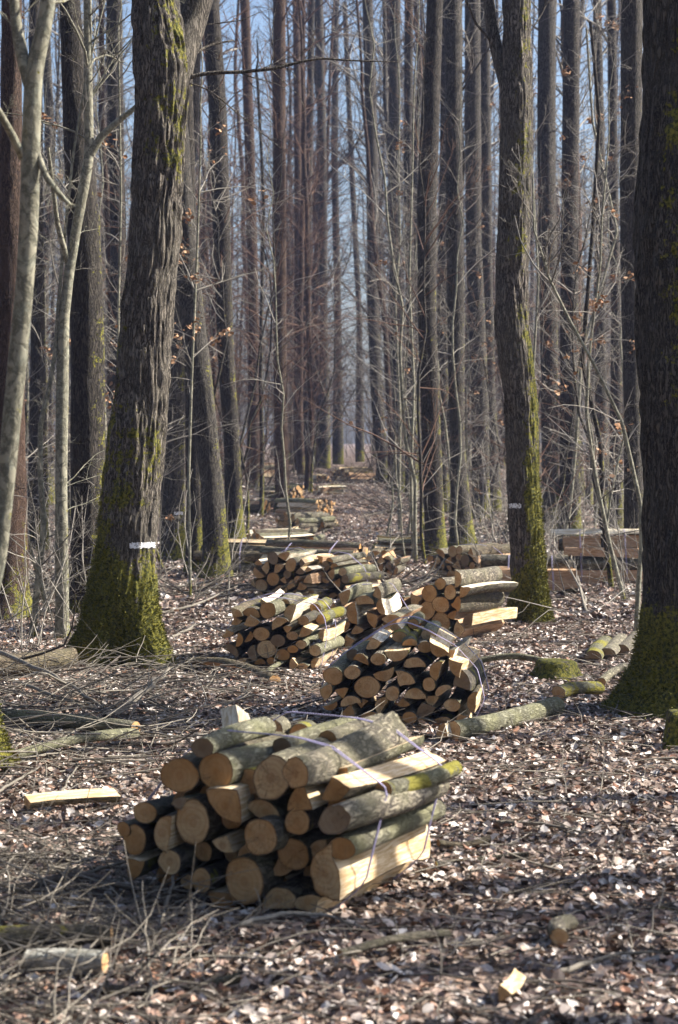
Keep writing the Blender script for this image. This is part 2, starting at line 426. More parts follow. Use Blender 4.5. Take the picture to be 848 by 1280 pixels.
# undergrowth: upright thin stems with side twigs, far and left
def sprigs(pos, H, rg, m=4):
    n = len(pos); P = np.zeros((n, 5, 3)); P[:, 0] = pos; d = np.stack([rg.normal(0, .35, n), rg.normal(0, .35, n), np.ones(n)], -1)
    for j in range(1, 5):
        d = d + rg.normal(size=(n, 3)) * .18; d /= np.linalg.norm(d, axis=1, keepdims=True); P[:, j] = P[:, j - 1] + d * (H / 4)[:, None]
    R = (.0022 + .0035 * H)[:, None] * np.linspace(1, .35, 5)[None]
    P2, R2, l2 = grow(P, R, m, .25, .98, H * .42, 4, rg, .9, .25, .012, .2, .0014)
    P3, R3, l3 = grow(P2, R2, 2, .3, .95, l2 * .5, 3, rg, .8, .2, .012, .2, .0012)
    return [(P, R, 4), (P2, R2, 3), (P3, R3, 3)]
a = Acc()
sel = []
q = scatter(1500, 24, 85, rg, 5, 1.0); q = q[(np.abs(q[:, 0] + .3 - .01 * q[:, 1]) > 1.2 + .02 * q[:, 1])]; sel.append((q, rg.uniform(.4, 2.2, len(q))))
n = 260; qx = rg.uniform(-6, -2.2, n); qy = rg.uniform(18.5, 27, n); sel.append((np.stack([qx, qy, hz(qx, qy)], -1), rg.uniform(.3, 1.6, n)))
n = 200; qx = rg.uniform(2., 8, n); qy = rg.uniform(23, 36, n); sel.append((np.stack([qx, qy, hz(qx, qy)], -1), rg.uniform(.3, 1.5, n)))
n = 60; qx = rg.uniform(-2., 2.5, n); qy = rg.uniform(7, 20, n); sel.append((np.stack([qx, qy, hz(qx, qy)], -1), rg.uniform(.08, .3, n)))
for q, H in sel:
    for P, R, s in sprigs(q, H, rg): a.add(*tubes(P, R, s))
n = 520; qy = rg.uniform(62, 104, n); qx = rg.uniform(-1, 1, n) * qy * .18; keep = (np.abs(CX + F * qx / qy - 432) > 32); qx, qy = qx[keep], qy[keep]
n2 = 50; qy2 = rg.uniform(96, 128, n2); qx2 = rg.uniform(-.02, .024, n2) * qy2; qx = np.concatenate([qx, qx2]); qy = np.concatenate([qy, qy2])
for P, R, s in sprigs(np.stack([qx, qy, hz(qx, qy)], -1), np.concatenate([rg.uniform(2.5, 9, len(qx) - n2), rg.uniform(1.5, 6, n2)]), rg, 8): a.add(*tubes(P, R * .8, s), mat=1)
tag(new_obj('undergrowth', a.mesh('undergrowth', [M['twig'], M['twigd']])), 'leafless brushy undergrowth of thin stems between the trunks', 'undergrowth', kind='stuff')

# ------------------------------------------------------------------ trees
def crown(path, rad, rg, zlo, zhi, nb, L, mats, density=1., twigs=None, up=.45, thick=.012, sides=(5, 3, 3), sub=(7, 5)):
    """path (k,3) local; returns mesh of limbs + twigs"""
    a = Acc(); z = path[:, 2]; k = len(path)
    s = np.interp([zlo, zhi], z, np.arange(k)) / (k - 1)
    P, R, l = grow(path[None], rad[None], nb, s[0], s[1], L, 7, rg, 1.0, up, thick, .16, .004)
    a.add(*tubes(P, R, sides[0]))
    P2, R2, l2 = grow(P, R, sub[0], .15, .98, l * .5, 5, rg, .8, .2, .011, .2, .003); a.add(*tubes(P2, R2, sides[1]))
    P3, R3, l3 = grow(P2, R2, sub[1], .15, .98, l2 * .55, 4, rg, .75, .15, .010, .2, .002); a.add(*tubes(P3, R3, sides[2]))
    return a

def low_twigs(a, path, rad, rg, z0, z1, n, L, sub=5, droop=.03, rmin=.0018):
    z = path[:, 2]; k = len(path); s = np.interp([z0, z1], z, np.arange(k)) / (k - 1)
    P, R, l = grow(path[None], rad[None], n, s[0], s[1], L, 6, rg, 1.25, .32, .007, .13, rmin, droop=droop); a.add(*tubes(P, R, 4))
    P2, R2, l2 = grow(P, R, sub, .2, .98, l * .45, 4, rg, .8, .05, .006, .2, rmin * .8, droop=droop); a.add(*tubes(P2, R2, 3))
    P3, R3, l3 = grow(P2, R2, 2, .3, .98, l2 * .5, 3, rg, .7, .0, .006, .2, rmin * .7); a.add(*tubes(P3, R3, 3))
    return P2

def trunk_arrays(cx, cy, rr, z, nseg, rg, ridge=.01, rf=26, lobes=.25, lobe_h=.35, seed=0, lump=.05):
    """rings -> verts, quads, angle and z arrays"""
    k = len(z); an = np.arange(nseg) * 2 * np.pi / nseg
    A, ZZ = np.meshgrid(an, z); RR = rr[:, None]
    ph = seed * 1.7
    lob = (np.cos(A * 3 + ph) * .5 + np.cos(A * 5 + ph * 2.3) * .35 + np.cos(A * 2 + ph * .7) * .3)
    fl = np.exp(-np.maximum(ZZ, 0) / lobe_h) * lobes * lob
    lm = (fbm(np.cos(A) * 1.5 + seed, np.sin(A) * 1.5, ZZ * .9, 2) - .5) * 2 * lump
    wob = (vnoise(ZZ * 2.5, A * 1.3 * 0 + seed, 0) - .5) * .25
    u = np.cos(A + wob) * RR * rf; v_ = np.sin(A + wob) * RR * rf
    n1 = vnoise(u + seed, v_, ZZ * rf * .17); n2 = vnoise(u * 2.1, v_ * 2.1 + seed, ZZ * rf * .3)
    rd = (1 - np.abs(2 * n1 - 1) * 1.6) * .75 + (n2 - .5) * .6
    r = RR * (1 + fl + lm) - ridge * (rd - .2)
    V = np.stack([cx[:, None] + r * np.cos(A), cy[:, None] + r * np.sin(A), ZZ], -1)
    idx = np.arange(k * nseg).reshape(k, nseg); i0, i1 = idx[:-1], idx[1:]
    Q = np.stack([i0, np.roll(i0, -1, 1), np.roll(i1, -1, 1), i1], -1).reshape(-1, 4)
    return V.reshape(-1, 3), Q, A.ravel(), ZZ.ravel()

def hero(name, label, cat, rows, Y, mat, nseg=20, dz=.08, ridge=.004, rf=26, H=22., lobes=.25, lobe_h=.3, seed=1, moss=None,
         crown_n=14, crown_L=3.5, crown_z=8., low=0, low_L=1.2, low_z=(2, 8), twmat='twig', blaze=None, group=None, tuft=0, extra=None,
         topslope=None, crown_sub=(4, 3), fork=None, lump=.05, leaves=None, stubs=None, yslope=0.):
    rg = np.random.default_rng(seed * 13 + 5)
    rows = sorted(rows, key=lambda r: -r[0])
    P = [at((l + r) / 2, py, Y) for py, l, r in rows]; sc = Y / F
    cx = np.array([p[0] for p in P]); zz = np.array([p[2] for p in P]); rr = np.array([(r - l) / 2 * sc for _, l, r in rows])
    x0 = cx[0]; z0 = hz1(x0, Y)
    zz = zz - z0; zz[0] = min(zz[0], 0)
    ztop = zz[-1]
    slope = (cx[-1] - cx[-2]) / max(.1, zz[-1] - zz[-2]) if topslope is None else topslope
    if H > ztop + 1:
        ext = np.linspace(ztop, H, 8)[1:]
        cx = np.concatenate([cx, cx[-1] + slope * (ext - ztop) * .6 + rg.normal(0, .12, 7) * (ext - ztop) / (H - ztop)])
        rr = np.concatenate([rr, rr[-1] * (1 - .93 * ((ext - ztop) / (H - ztop)) ** 1.1)]); zz = np.concatenate([zz, ext])
    zt = np.concatenate([[-.25], np.arange(-.12, min(ztop + .3, H), dz), np.arange(ztop + .5, H, .5)]) if H > ztop + 1 else np.concatenate([[-.25], np.arange(-.12, zz[-1], dz)])
    # smooth interpolation
    def sm(v):
        g = np.linspace(zz[0] - .3, zz[-1], 400); y = np.interp(g, zz, v); w = 9; kx = np.hanning(w + 2)[1:-1]; kx /= kx.sum()
        yy = np.convolve(np.pad(y, w // 2, mode='edge'), kx, 'valid'); return np.interp(zt, g, yy)
    X_ = sm(cx) - x0; R_ = sm(rr); Yc = (vnoise(zt * .25 + seed, 0, 0) - vnoise(np.array([seed * 1.]), 0, 0)[0]) * .25 * np.clip(zt / 4, 0, 1) + yslope * np.maximum(zt, 0)
    V, Q, A, ZA = trunk_arrays(X_, Yc, R_, zt, nseg, rg, ridge, rf, lobes, lobe_h, seed, lump)
    mo = moss(A, ZA) if moss else np.zeros(len(A))
    root = empty(name, (x0, Y, z0), label, cat, group)
    a = Acc(); a.add(V, Q)
    new_obj('trunk', a.mesh('trunk', [M[mat]], attrs={'moss': mo}), root)
    path = np.stack([X_, Yc, zt], -1); stepn = max(1, len(zt) // 60)
    path = path[::stepn]; rad = R_[::stepn]
    ca = Acc()
    if crown_n: ca = crown(path, rad, rg, crown_z, H * .98, crown_n, crown_L, None, sub=crown_sub)
    tips = None
    if low: tips = low_twigs(ca, path, rad, rg, low_z[0], low_z[1], low, low_L)
    if fork is not None:
        for fr in fork:     # [(px,py,rpx)...] limbs traced at the tree's depth
            fp = np.array([at(px, py, Y) - np.array([x0, 0, z0]) for px, py, _ in fr]); fp[:, 1] = Yc[min(len(Yc) - 1, int(np.searchsorted(zt, fp[0, 2])))]
            fr_ = np.array([r * sc for _, _, r in fr])
            t = np.linspace(0, 1, len(fp)); T = np.linspace(0, 1, len(fp) * 5)
            fp2 = np.stack([np.interp(T, t, fp[:, i]) for i in range(3)], -1); fr2 = np.interp(T, t, fr_)
            for _ in range(3): fp2[1:-1] = (fp2[:-2] + fp2[1:-1] * 2 + fp2[2:]) / 4
            fp2[:, 1] += np.linspace(0, .3, len(fp2)) * rg.normal()
            thick = fr2[0] > .03
            ca.add(*tubes(fp2[None], fr2[None], 14 if thick else 6))
            Pq, Rq, lq = grow(fp2[None], fr2[None], 14 if not thick else 6, .2, 1., np.linalg.norm(fp2[-1] - fp2[0]) * .35, 6, rg, .8, .1, .010, .18, .002)
            ca.add(*tubes(Pq, Rq, 4)); P3, R3, _ = grow(Pq, Rq, 4, .2, 1, lq * .5, 4, rg, .8, .05, .009, .2, .0018); ca.add(*tubes(P3, R3, 3))
    if ca.n: new_obj('crown', ca.mesh('crown', [M[twmat] if not fork or not any(f[0][2] * sc > .03 for f in fork) else M[mat]]), root)
    if blaze:               # a painted dash that follows the bark
        py, pl, pr = blaze; c0 = at(pl, py, Y); c1 = at(pr, py, Y); zb = c0[2] - z0; hh = .024
        rb = float(np.interp(zb, zt, R_)); xb = float(np.interp(zb, zt, X_)); yb = float(np.interp(zb, zt, Yc))
        a0 = -math.acos(np.clip((c0[0] - x0 - xb) / rb, -1, 1)); a1 = -math.acos(np.clip((c1[0] - x0 - xb) / rb, -1, 1))
        na = 24; aa = np.linspace(a0, a1, na); zr = np.linspace(zb - hh, zb + hh, 7)
        sel_ = (np.abs(ZA - zb) < hh + dz * 1.5)
        rv = np.hypot(V[sel_, 0] - xb, V[sel_, 1] - yb); av = np.arctan2(V[sel_, 1] - yb, V[sel_, 0] - xb)
        rows_ = []
        for j, zq in enumerate(zr):
            for i_, aq in enumerate(aa):
                dd = ((np.angle(np.exp(1j * (av - aq)))) * rb) ** 2 + (ZA[sel_] - zq) ** 2
                w_ = 1 / (dd + 1e-5); rq = (rv * w_).sum() / w_.sum()
                zj = zq + (rg.uniform(-.008, .008) if j in (0, 6) else 0)
                rows_.append((xb + (rq + .007) * math.cos(aq), yb + (rq + .007) * math.sin(aq), zj))
        ii = np.arange(7 * na).reshape(7, na); b = Acc()
        b.add(rows_, np.stack([ii[:-1, :-1], ii[:-1, 1:], ii[1:, 1:], ii[1:, :-1]], -1).reshape(-1, 4))
        tag(new_obj('paint_mark', b.mesh('paint_mark', [M['paint']]), root), 'short white painted dash on the bark')
    if tuft:
        keep = np.where((mo > .45) & (ZA < 1.6) & (ZA > -.05) & (np.sin(A) < .5))[0]
        wgt = mo[keep] * np.exp(-ZA[keep] / .7); wgt = wgt / wgt.sum()
        pick = rg.choice(keep, tuft, p=wgt); pv = V[pick] + rg.normal(0, .012, (tuft, 3))
        out = np.stack([np.cos(A[pick]), np.sin(A[pick]), rg.uniform(-.1, .8, tuft)], -1) + rg.normal(0, .45, (tuft, 3)); out /= np.linalg.norm(out, axis=1, keepdims=True)
        sd = np.cross(out, rg.normal(size=(tuft, 3))); sd /= np.linalg.norm(sd, axis=1, keepdims=True)
        l_ = rg.uniform(.010, .028, tuft)[:, None]
        T_ = np.stack([pv - sd * l_ * .22 - out * .004, pv + sd * l_ * .22 - out * .004, pv + out * l_], 1); b = Acc(); b.add(T_, None, np.arange(tuft * 3).reshape(-1, 3))
        new_obj('moss', b.mesh('moss', [M['moss']], shade=False), root)
    if leaves and tips is not None:
        n_ = leaves; pi = rg.choice(rg.integers(0, len(tips), 14), n_); pj = rg.integers(1, tips.shape[1], n_)
        pos = tips[pi, pj] + rg.normal(0, .05, (n_, 3)); new_obj('dry_leaves', leaves_mesh('dry_leaves', pos, .06, rg, .9, 'cling'), root)
    return root

def Yof(px, py): return float(G(px, py)[1])

# big oak on the left ------------------------------------------------
Y1 = Yof(150, 832)
def moss1(A, Z):
    front = np.cos(A + np.pi * .42) * .5 + .5
    b = np.clip(1.25 - Z / 1.0, 0, 1) * (.35 + .75 * front)
    left = np.clip(np.cos(A - np.pi * 1.08), 0, 1) * np.clip(1.2 - Z / 4.5, .0, 1) * .75
    top = np.clip(np.cos(A + np.pi * .25), 0, 1) * smooth(3.6, 4.6, Z) * .5
    mid = np.clip(np.cos(A + np.pi * .35), 0, 1) * smooth(1.2, 1.5, Z) * (1 - smooth(2.0, 2.4, Z)) * .40
    n = fbm(np.cos(A) * 2.5, np.sin(A) * 2.5, Z * 1.6, 3); n = n * .5 + .5 * fbm(np.cos(A) * 7, np.sin(A) * 7, Z * 4, 3)
    return np.clip((b + left + top + mid) * (.1 + 1.7 * n), 0, 1)
hero('oak_tree', 'thick leaning oak with mossy flared foot and white paint dash at left', 'tree',
     [(838, 82, 218), (815, 92, 212), (790, 100, 204), (740, 112, 196), (680, 122, 196), (600, 128, 202), (500, 142, 210), (400, 150, 217), (283, 163, 226), (177, 168, 231), (90, 168, 238), (40, 166, 232), (0, 165, 218)],
     Y1, 'oak', nseg=260, dz=.018, ridge=.026, rf=28, H=21, lobes=.5, lobe_h=.35, seed=1, moss=moss1, crown_n=12, crown_L=4, crown_z=8,
     blaze=(680, 166, 194), tuft=26000, topslope=-.05,
     fork=[[(214, 110, 22), (226, 60, 20), (240, 20, 17), (262, -60, 15), (300, -200, 12), (330, -420, 8)],
           [(232, 97, 3.2), (262, 90, 2.6), (300, 89, 2.4), (345, 84, 2.2), (372, 76, 1.9), (400, 70, 1.6), (440, 73, 1.2), (500, 74, .7)],
           [(232, 80, 2.), (248, 60, 1.8), (262, 50, 1.5), (290, 42, 1.)],
           [(226, 100, 1.2), (262, 110, 1.0), (310, 150, .8), (350, 180, .6)]])

# mossy tree right of centre -------------------------------------------
Y2 = Yof(662, 778)
def moss2(A, Z):
    right = np.clip(np.cos(A + np.pi * .10), 0, 1) ** .7 * np.clip(1.35 - Z / 3.4, .0, 1) * 1.0
    b = np.clip(1.1 - Z / .65, 0, 1) * .9
    pt = np.clip(np.cos(A + np.pi * .35), 0, 1) * smooth(3.8, 4.0, Z) * .35
    n = fbm(np.cos(A) * 2.5 + 9, np.sin(A) * 2.5, Z * 1.6, 3)
    return np.clip((b + right + pt) * (.35 + 1.3 * n), 0, 1)
hero('oak_tree', 'winding mossy oak with a white paint dash right of the track', 'tree',
     [(782, 626, 697), (765, 634, 690), (740, 640, 684), (680, 637, 680), (600, 634, 675), (500, 631, 673), (450, 623, 667), (400, 617, 661), (340, 620, 661), (250, 623, 665), (130, 627, 666), (60, 629, 665), (0, 629, 663)],
     Y2, 'oak', nseg=170, dz=.022, ridge=.018, rf=30, H=20, lobes=.22, lobe_h=.16, seed=2, moss=moss2, crown_n=12, crown_L=3.5, crown_z=8,
     blaze=(632, 636, 650), tuft=14000,
     fork=[[(641, 140, 10), (634, 105, 9.5), (624, 70, 8), (616, 30, 7.5), (612, -10, 7), (600, -160, 5), (570, -360, 3)]])

# right edge tree ----------------------------------------------------------
Y3 = Yof(790, 888)
def moss3(A, Z):
    b = np.clip(1.5 - Z / .62, 0, 1) * 1.1
    pt = np.clip(np.cos(A + np.pi * .33), 0, 1) * np.clip(Z / 3., 0, 1) * .62
    n = fbm(np.cos(A) * 2.5 + 4, np.sin(A) * 2.5, Z * 1.3, 3)
    return np.clip((b + pt) * (.3 + 1.3 * n), 0, 1)
hero('oak_tree', 'heavy shaded oak with mossy buttress cut by the right edge', 'tree',
     [(903, 728, 990), (893, 745, 985), (872, 768, 962), (850, 783, 945), (800, 799, 925), (740, 806, 915), (600, 806, 908), (450, 799, 900), (300, 795, 896), (150, 803, 896), (0, 810, 898)],
     Y3, 'oak_shaded', nseg=240, dz=.018, ridge=.028, rf=24, H=21, lobes=.06, lobe_h=.3, seed=3, moss=moss3, crown_n=12, crown_L=4, crown_z=8, tuft=16000)

# left edge mossy foot (mostly outside the frame)
Y0 = Yof(-30, 960)
hero('oak_tree', 'mossy foot of a trunk just cut off by the left edge', 'tree',
     [(965, -105, 32), (945, -92, 12), (915, -85, 2), (880, -80, -4), (600, -78, -8), (0, -75, -14)], Y0, 'oak', nseg=90, dz=.04, ridge=.015, rf=20, H=19,
     lobes=.1, lobe_h=.15, seed=4, moss=lambda A, Z: np.clip(1.2 - Z / .8, 0, 1), crown_n=8, crown_L=3, crown_z=8, tuft=6000)

TREES = [
 # label, base(px,py), rows(py,l,r), mat, twmat, kwargs
 ('slim dark trunk behind the heavy oak at the right edge', (792, 728), [(728, 775, 808), (690, 780, 806), (500, 781, 804), (300, 777, 803), (0, 776, 804)], 'greyb', 'twig', dict(low=10)),
 ('straight dark mossy-footed trunk directly behind the small pile right of centre', (545, 697), [(697, 526, 562), (680, 531, 558), (650, 531, 556), (550, 527, 552), (400, 522, 545), (250, 521, 546), (150, 526, 550), (0, 534, 554)], 'dark', 'twig', dict(low=14, low_L=1.6)),
 ('grey straight trunk with bright mossy foot beside the dark one right of centre', (578, 686), [(686, 558, 600), (670, 563, 594), (640, 564, 590), (550, 562, 581), (400, 560, 582), (200, 557, 579), (0, 556, 578)], 'greyb', 'twig', dict(low=14, low_L=1.6)),
 ('broad brown trunk just left of the winding mossy oak', (601, 648), [(648, 586, 618), (630, 590, 613), (500, 589, 611), (300, 582, 602), (0, 580, 600)], 'greyb', 'twig', dict(low=12)),
 ('thin trunk curving up behind the winding mossy oak', (618, 640), [(640, 609, 628), (500, 606, 620), (300, 603, 615), (0, 600, 612)], 'greyb', 'twig', dict(low=12)),
 ('straight trunk just right of the winding mossy oak', (688, 668), [(668, 673, 704), (650, 678, 699), (400, 674, 696), (200, 671, 694), (0, 672, 694)], 'greyb', 'twig', dict(low=12)),
 ('dark straight trunk rising behind the reddish timber bundles at right', (712, 676), [(676, 694, 732), (650, 699, 726), (400, 701, 724), (200, 703, 724), (0, 706, 726)], 'dark', 'twig', dict(low=14)),
 ('dark thick trunk behind the pale sapling left of the big oak', (110, 770), [(772, 80, 140), (740, 88, 132), (600, 89, 131), (400, 88, 131), (283, 84, 126), (140, 78, 112), (0, 73, 99)], 'dark', 'twig', dict(low=12, nseg=48, dz=.05, ridge=.01)),
 ('dark reddish trunk at the far left edge with brown top', (8, 772), [(775, -28, 48), (740, -16, 36), (500, -10, 30), (300, -5, 28), (100, 0, 26), (0, 1, 27)], 'redb', 'twig', dict(low=10, nseg=48, dz=.05, ridge=.01)),
 ('slim grey trunk with small white dash right of the big oak', (215, 702), [(704, 195, 238), (690, 199, 233), (600, 202, 231), (400, 206, 233), (250, 216, 242), (130, 226, 250), (0, 232, 254)], 'greyb', 'twig', dict(low=10, blaze=(641, 219, 229), nseg=60, dz=.05, ridge=.008)),
 ('dark leaning trunk with mossy right flank beside the left piles', (271, 722), [(726, 245, 296), (700, 254, 288), (600, 251, 279), (500, 238, 269), (400, 224, 256), (300, 218, 246), (150, 210, 234), (0, 200, 224)], 'greyb', 'twig', dict(low=10, nseg=60, dz=.05, ridge=.008)),
 ('short-looking dark trunk squeezed between the dashed and the leaning trunk', (243, 716), [(718, 228, 262), (690, 233, 255), (500, 232, 253), (300, 226, 246), (0, 222, 240)], 'dark', 'twig', dict(low=10)),
 ('mossy-flanked dark trunk at the left end of the long bundle', (292, 682), [(684, 274, 312), (660, 282, 305), (550, 280, 300), (440, 272, 293), (300, 267, 289), (150, 262, 285), (0, 253, 274)], 'dark', 'twigr', dict(low=26, low_L=2.0)),
 ('brown straight trunk standing behind the small split-wood piles on the track', (353, 641), [(643, 340, 368), (625, 344, 363), (500, 342, 359), (300, 341, 358), (0, 341, 357)], 'redb', 'twigr', dict(low=40, low_L=2.6)),
 ('dark trunk with mossy foot at the right side of the far clearing', (479, 603), [(605, 466, 492), (590, 471, 487), (500, 464, 479), (400, 460, 474), (200, 458, 473), (0, 453, 466)], 'greyb', 'twigd', dict(low=20, low_L=2.0)),
 ('slender trunk right behind the one at the clearing edge', (499, 616), [(618, 490, 510), (500, 491, 505), (400, 489, 502), (200, 486, 500), (0, 487, 501)], 'greyb', 'twigd', dict(low=20, low_L=2.0)),
 ('thin trunk in the hazy row just left of the far clearing', (372, 590), [(592, 366, 380), (400, 368, 378), (200, 368, 378), (0, 366, 376)], 'redb', 'twigr', dict(low=36, low_L=3.)),
 ('second thin trunk in the hazy row left of the far clearing', (384, 587), [(589, 377, 392), (400, 379, 388), (200, 382, 391), (0, 386, 394)], 'dark', 'twigr', dict(low=36, low_L=3.)),
 ('trunk nearest the gap in the hazy row left of the far clearing', (405, 585), [(587, 397, 414), (400, 400, 410), (200, 398, 409), (0, 394, 404)], 'greyb', 'twigd', dict(low=30, low_L=3.)),
 ('lone thin trunk standing in the bright gap of the clearing', (422, 580), [(582, 415, 430), (400, 418, 427), (200, 414, 423), (0, 416, 424)], 'greyb', 'twigd', dict(low=24, low_L=3.)),
 ('faint trunk inside the bright gap, leaning left', (449, 577), [(579, 444, 456), (400, 446, 453), (200, 436, 443), (0, 428, 434)], 'greyb', 'twigd', dict(low=24, low_L=3.)),
 ('trunk seen left of the big oak high up with dark bark', (150, 665), [(667, 136, 166), (640, 140, 162), (300, 138, 157), (0, 132, 152)], 'dark', 'twig', dict(low=14, low_L=1.8)),
 ('mid-distance trunk left of the brown trunk with mossy right side', (318, 612), [(614, 308, 330), (400, 311, 324), (200, 306, 319), (0, 300, 312)], 'redb', 'twigr', dict(low=36, low_L=2.8)),
 ('slim trunk between the two right-of-centre dark trunks', (514, 622), [(624, 506, 523), (400, 508, 519), (200, 505, 516), (0, 506, 517)], 'dark', 'twigd', dict(low=20, low_L=2.)),
 ('slim trunk showing right behind the straight grey one', (553, 640), [(642, 544, 563), (400, 546, 560), (200, 550, 563), (0, 551, 564)], 'dark', 'twigd', dict(low=18, low_L=2.)),
 ('distant slim trunk left of the slim trunk behind the right edge oak', (752, 655), [(657, 742, 762), (400, 746, 758), (200, 744, 756), (0, 741, 752)], 'greyb', 'twig', dict(low=18, low_L=2.)),
 ('distant slender trunk near the right edge, left of the heavy oak', (770, 662), [(664, 761, 780), (400, 763, 775), (0, 758, 769)], 'dark', 'twig', dict(low=18, low_L=2.)),
 ('distant trunk far left behind the pale saplings', (48, 690), [(692, 34, 62), (400, 38, 56), (0, 36, 52)], 'dark', 'twig', dict(low=18, low_L=1.8)),
]
for i, (lab, b, rows, mt, tm, kw) in enumerate(TREES):
    Yb = Yof(*b); k_ = dict(nseg=26, dz=.12, ridge=.006, rf=16, H=22 + (i * 7 % 5), lobes=.12, lobe_h=.2, seed=10 + i, crown_n=10, crown_L=3.0, crown_z=10, crown_sub=(4, 3), low_z=(2.5, 10))
    k_.update(kw)
    hero('forest_tree', lab, 'tree', rows, Yb, mt, twmat=tm, **k_)

# pale thin trees ------------------------------------------------------------
hero('young_beech', 'pale smooth forked young beech close by at the left edge', 'tree',
     [(1110, -75, -45), (760, -28, -4), (700, -14, 9), (620, -4, 18), (540, 3, 26), (450, 12, 36), (350, 23, 45), (283, 27, 51), (180, 31, 54), (110, 34, 56), (80, 38, 60), (40, 50, 69), (0, 56, 75)],
     9.2, 'pale', nseg=28, dz=.04, ridge=.0012, rf=30, H=8.5, lobes=.1, seed=60, crown_n=12, crown_L=1.2, crown_z=3.9, twmat='pale', lump=.03,
     fork=[[(42, 110, 9), (33, 80, 8), (27, 55, 7.5), (22, 25, 6.5), (20, 0, 6), (12, -80, 5), (0, -200, 3)],
           [(33, 200, 6), (20, 170, 5), (5, 140, 4), (-20, 100, 3)],
           [(48, 190, 4.5), (62, 225, 4), (82, 250, 3.5), (95, 262, 2)]])
hero('young_beech', 'slim pale beech sapling forking high left of the big oak', 'tree',
     [(802, 66, 92), (780, 69, 87), (600, 69, 84), (500, 69, 85), (400, 71, 85), (340, 78, 91), (283, 87, 100), (220, 98, 112), (190, 104, 116), (100, 103, 114), (0, 103, 113)],
     Yof(78, 800), 'pale', nseg=26, dz=.06, ridge=.0015, rf=30, H=11, lobes=.12, seed=61, crown_n=14, crown_L=1.8, crown_z=5, low=12, low_L=.9, low_z=(1, 5), twmat='pale', lump=.03,
     fork=[[(112, 190, 5.5), (125, 168, 4.6), (145, 150, 4), (165, 135, 3), (190, 110, 1.5)], [(84, 330, 4), (72, 280, 3.2), (70, 240, 2.6), (66, 190, 2)]])
def sapling(lab, pts, w, mat='pale', base_py=None, Yd=None, **kw):
    Yb = Yd or Yof(pts[0][0], pts[0][1]); n_ = len(pts)
    rows = [(py, px - w / 2 * (1 - .5 * i / n_), px + w / 2 * (1 - .5 * i / n_)) for i, (px, py) in enumerate(pts)]
    k_ = dict(nseg=10, dz=.12, ridge=.001, rf=20, H=8., lobes=.1, crown_n=10, crown_L=1.4, crown_z=3.5, low=16, low_L=1.1, low_z=(.6, 6), lump=.03, crown_sub=(5, 3)); k_.update(kw)
    hero('sapling', lab, 'sapling', rows, Yb, mat, twmat='twig', **k_)
sapling('thin bent grey sapling crossing before the far left trunks', [(40, 800), (46, 740), (55, 660), (50, 590), (50, 530), (62, 480), (68, 440)], 9, seed=70)
sapling('pale stem leaning left from the undergrowth at far left', [(62, 770), (48, 720), (30, 660), (15, 600), (2, 540), (-10, 480)], 6, seed=71)
sapling('thin white sapling standing alone right of the clearing', [(500, 664), (499, 600), (500, 520), (497, 445), (494, 380), (500, 300), (498, 200)], 5, seed=72, H=12)
sapling('dark straight sapling in front of the far left row', [(327, 645), (328, 560), (326, 480), (327, 400), (330, 250), (322, 100)], 6, 'dark', seed=73, H=12)
sapling('pale thin sapling swooping down beside the right edge oak', [(795, 762), (799, 720), (802, 690), (802, 634), (779, 529), (744, 455), (714, 400), (690, 350)], 7, seed=74, Yd=19.5, H=4.6)
sapling('dark thin sapling rising before the reddish timber bundles', [(765, 738), (755, 654), (751, 556), (728, 451), (740, 300), (748, 150), (735, 25)], 7, 'dark', seed=75, leaves=90, low=24)
sapling('pale crooked sapling leaning left before the timber bundles', [(781, 752), (762, 680), (744, 595), (732, 517), (735, 440), (742, 380)], 6, seed=76, leaves=120, low=22, H=7)
sapling('long whip-like sapling arching across the right-hand trunks', [(700, 700), (712, 640), (720, 560), (728, 440), (773, 288), (743, 151), (735, 25)], 5, seed=77, H=9)
sapling('thin sapling with orange leaves right of the big oak', [(238, 722), (236, 600), (240, 450), (246, 300), (250, 180)], 4, seed=78, Yd=25, leaves=160, H=9, low=26, low_z=(2.5, 6))
sapling('brown-leaved thin sapling behind the pale beech', [(150, 700), (152, 560), (148, 400), (152, 250), (150, 60)], 4, seed=79, Yd=26, leaves=140, H=9, low=26)
sapling('slender sapling between the timber bundles and the mossy oak', [(668, 700), (672, 600), (665, 480), (672, 350), (664, 200)], 4, seed=80, Yd=31, leaves=60, H=11)
sapling('slender pale sapling hugging the straight dark trunk', [(517, 690), (514, 600), (518, 480), (512, 350), (516, 200)], 4, seed=81, Yd=33, H=12)

# understory saplings copied from a few prototypes -----------------------------
def proto_sapling(i):
    rg = np.random.default_rng(500 + i); H = rg.uniform(6, 10); z = np.linspace(-.1, H, 16)
    X_ = np.cumsum(rg.normal(0, .07, 16)); X_ -= X_[0]; Yc = np.cumsum(rg.normal(0, .07, 16)); Yc -= Yc[0]
    R_ = .03 * (1 - .85 * z / H) * rg.uniform(.6, 1.2); path = np.stack([X_, Yc, z], -1)
    a = Acc(); a.add(*tubes(path[None], R_[None], 7)); root = empty('understory_sapling', (0, 0, -50))
    new_obj('trunk', a.mesh('trunk', [M['pale'] if i % 2 else M['greyb']]), root)
    a = Acc(); tips = low_twigs(a, path, R_, rg, .8, H * .98, 34, 1.7, 5, .02, .0022)
    new_obj('crown', a.mesh('crown', [M['twig'] if i % 3 else M['twigr']]), root)
    if i in (1, 4):
        pi = rg.choice(rg.integers(0, len(tips), 12), 160); pos = tips[pi, -1] + rg.normal(0, .03, (160, 3)); new_obj('dry_leaves', leaves_mesh('dry_leaves', pos, .06, rg, .9, 'cling'), root)
    return root
protos = [proto_sapling(i) for i in range(6)]
used = set()
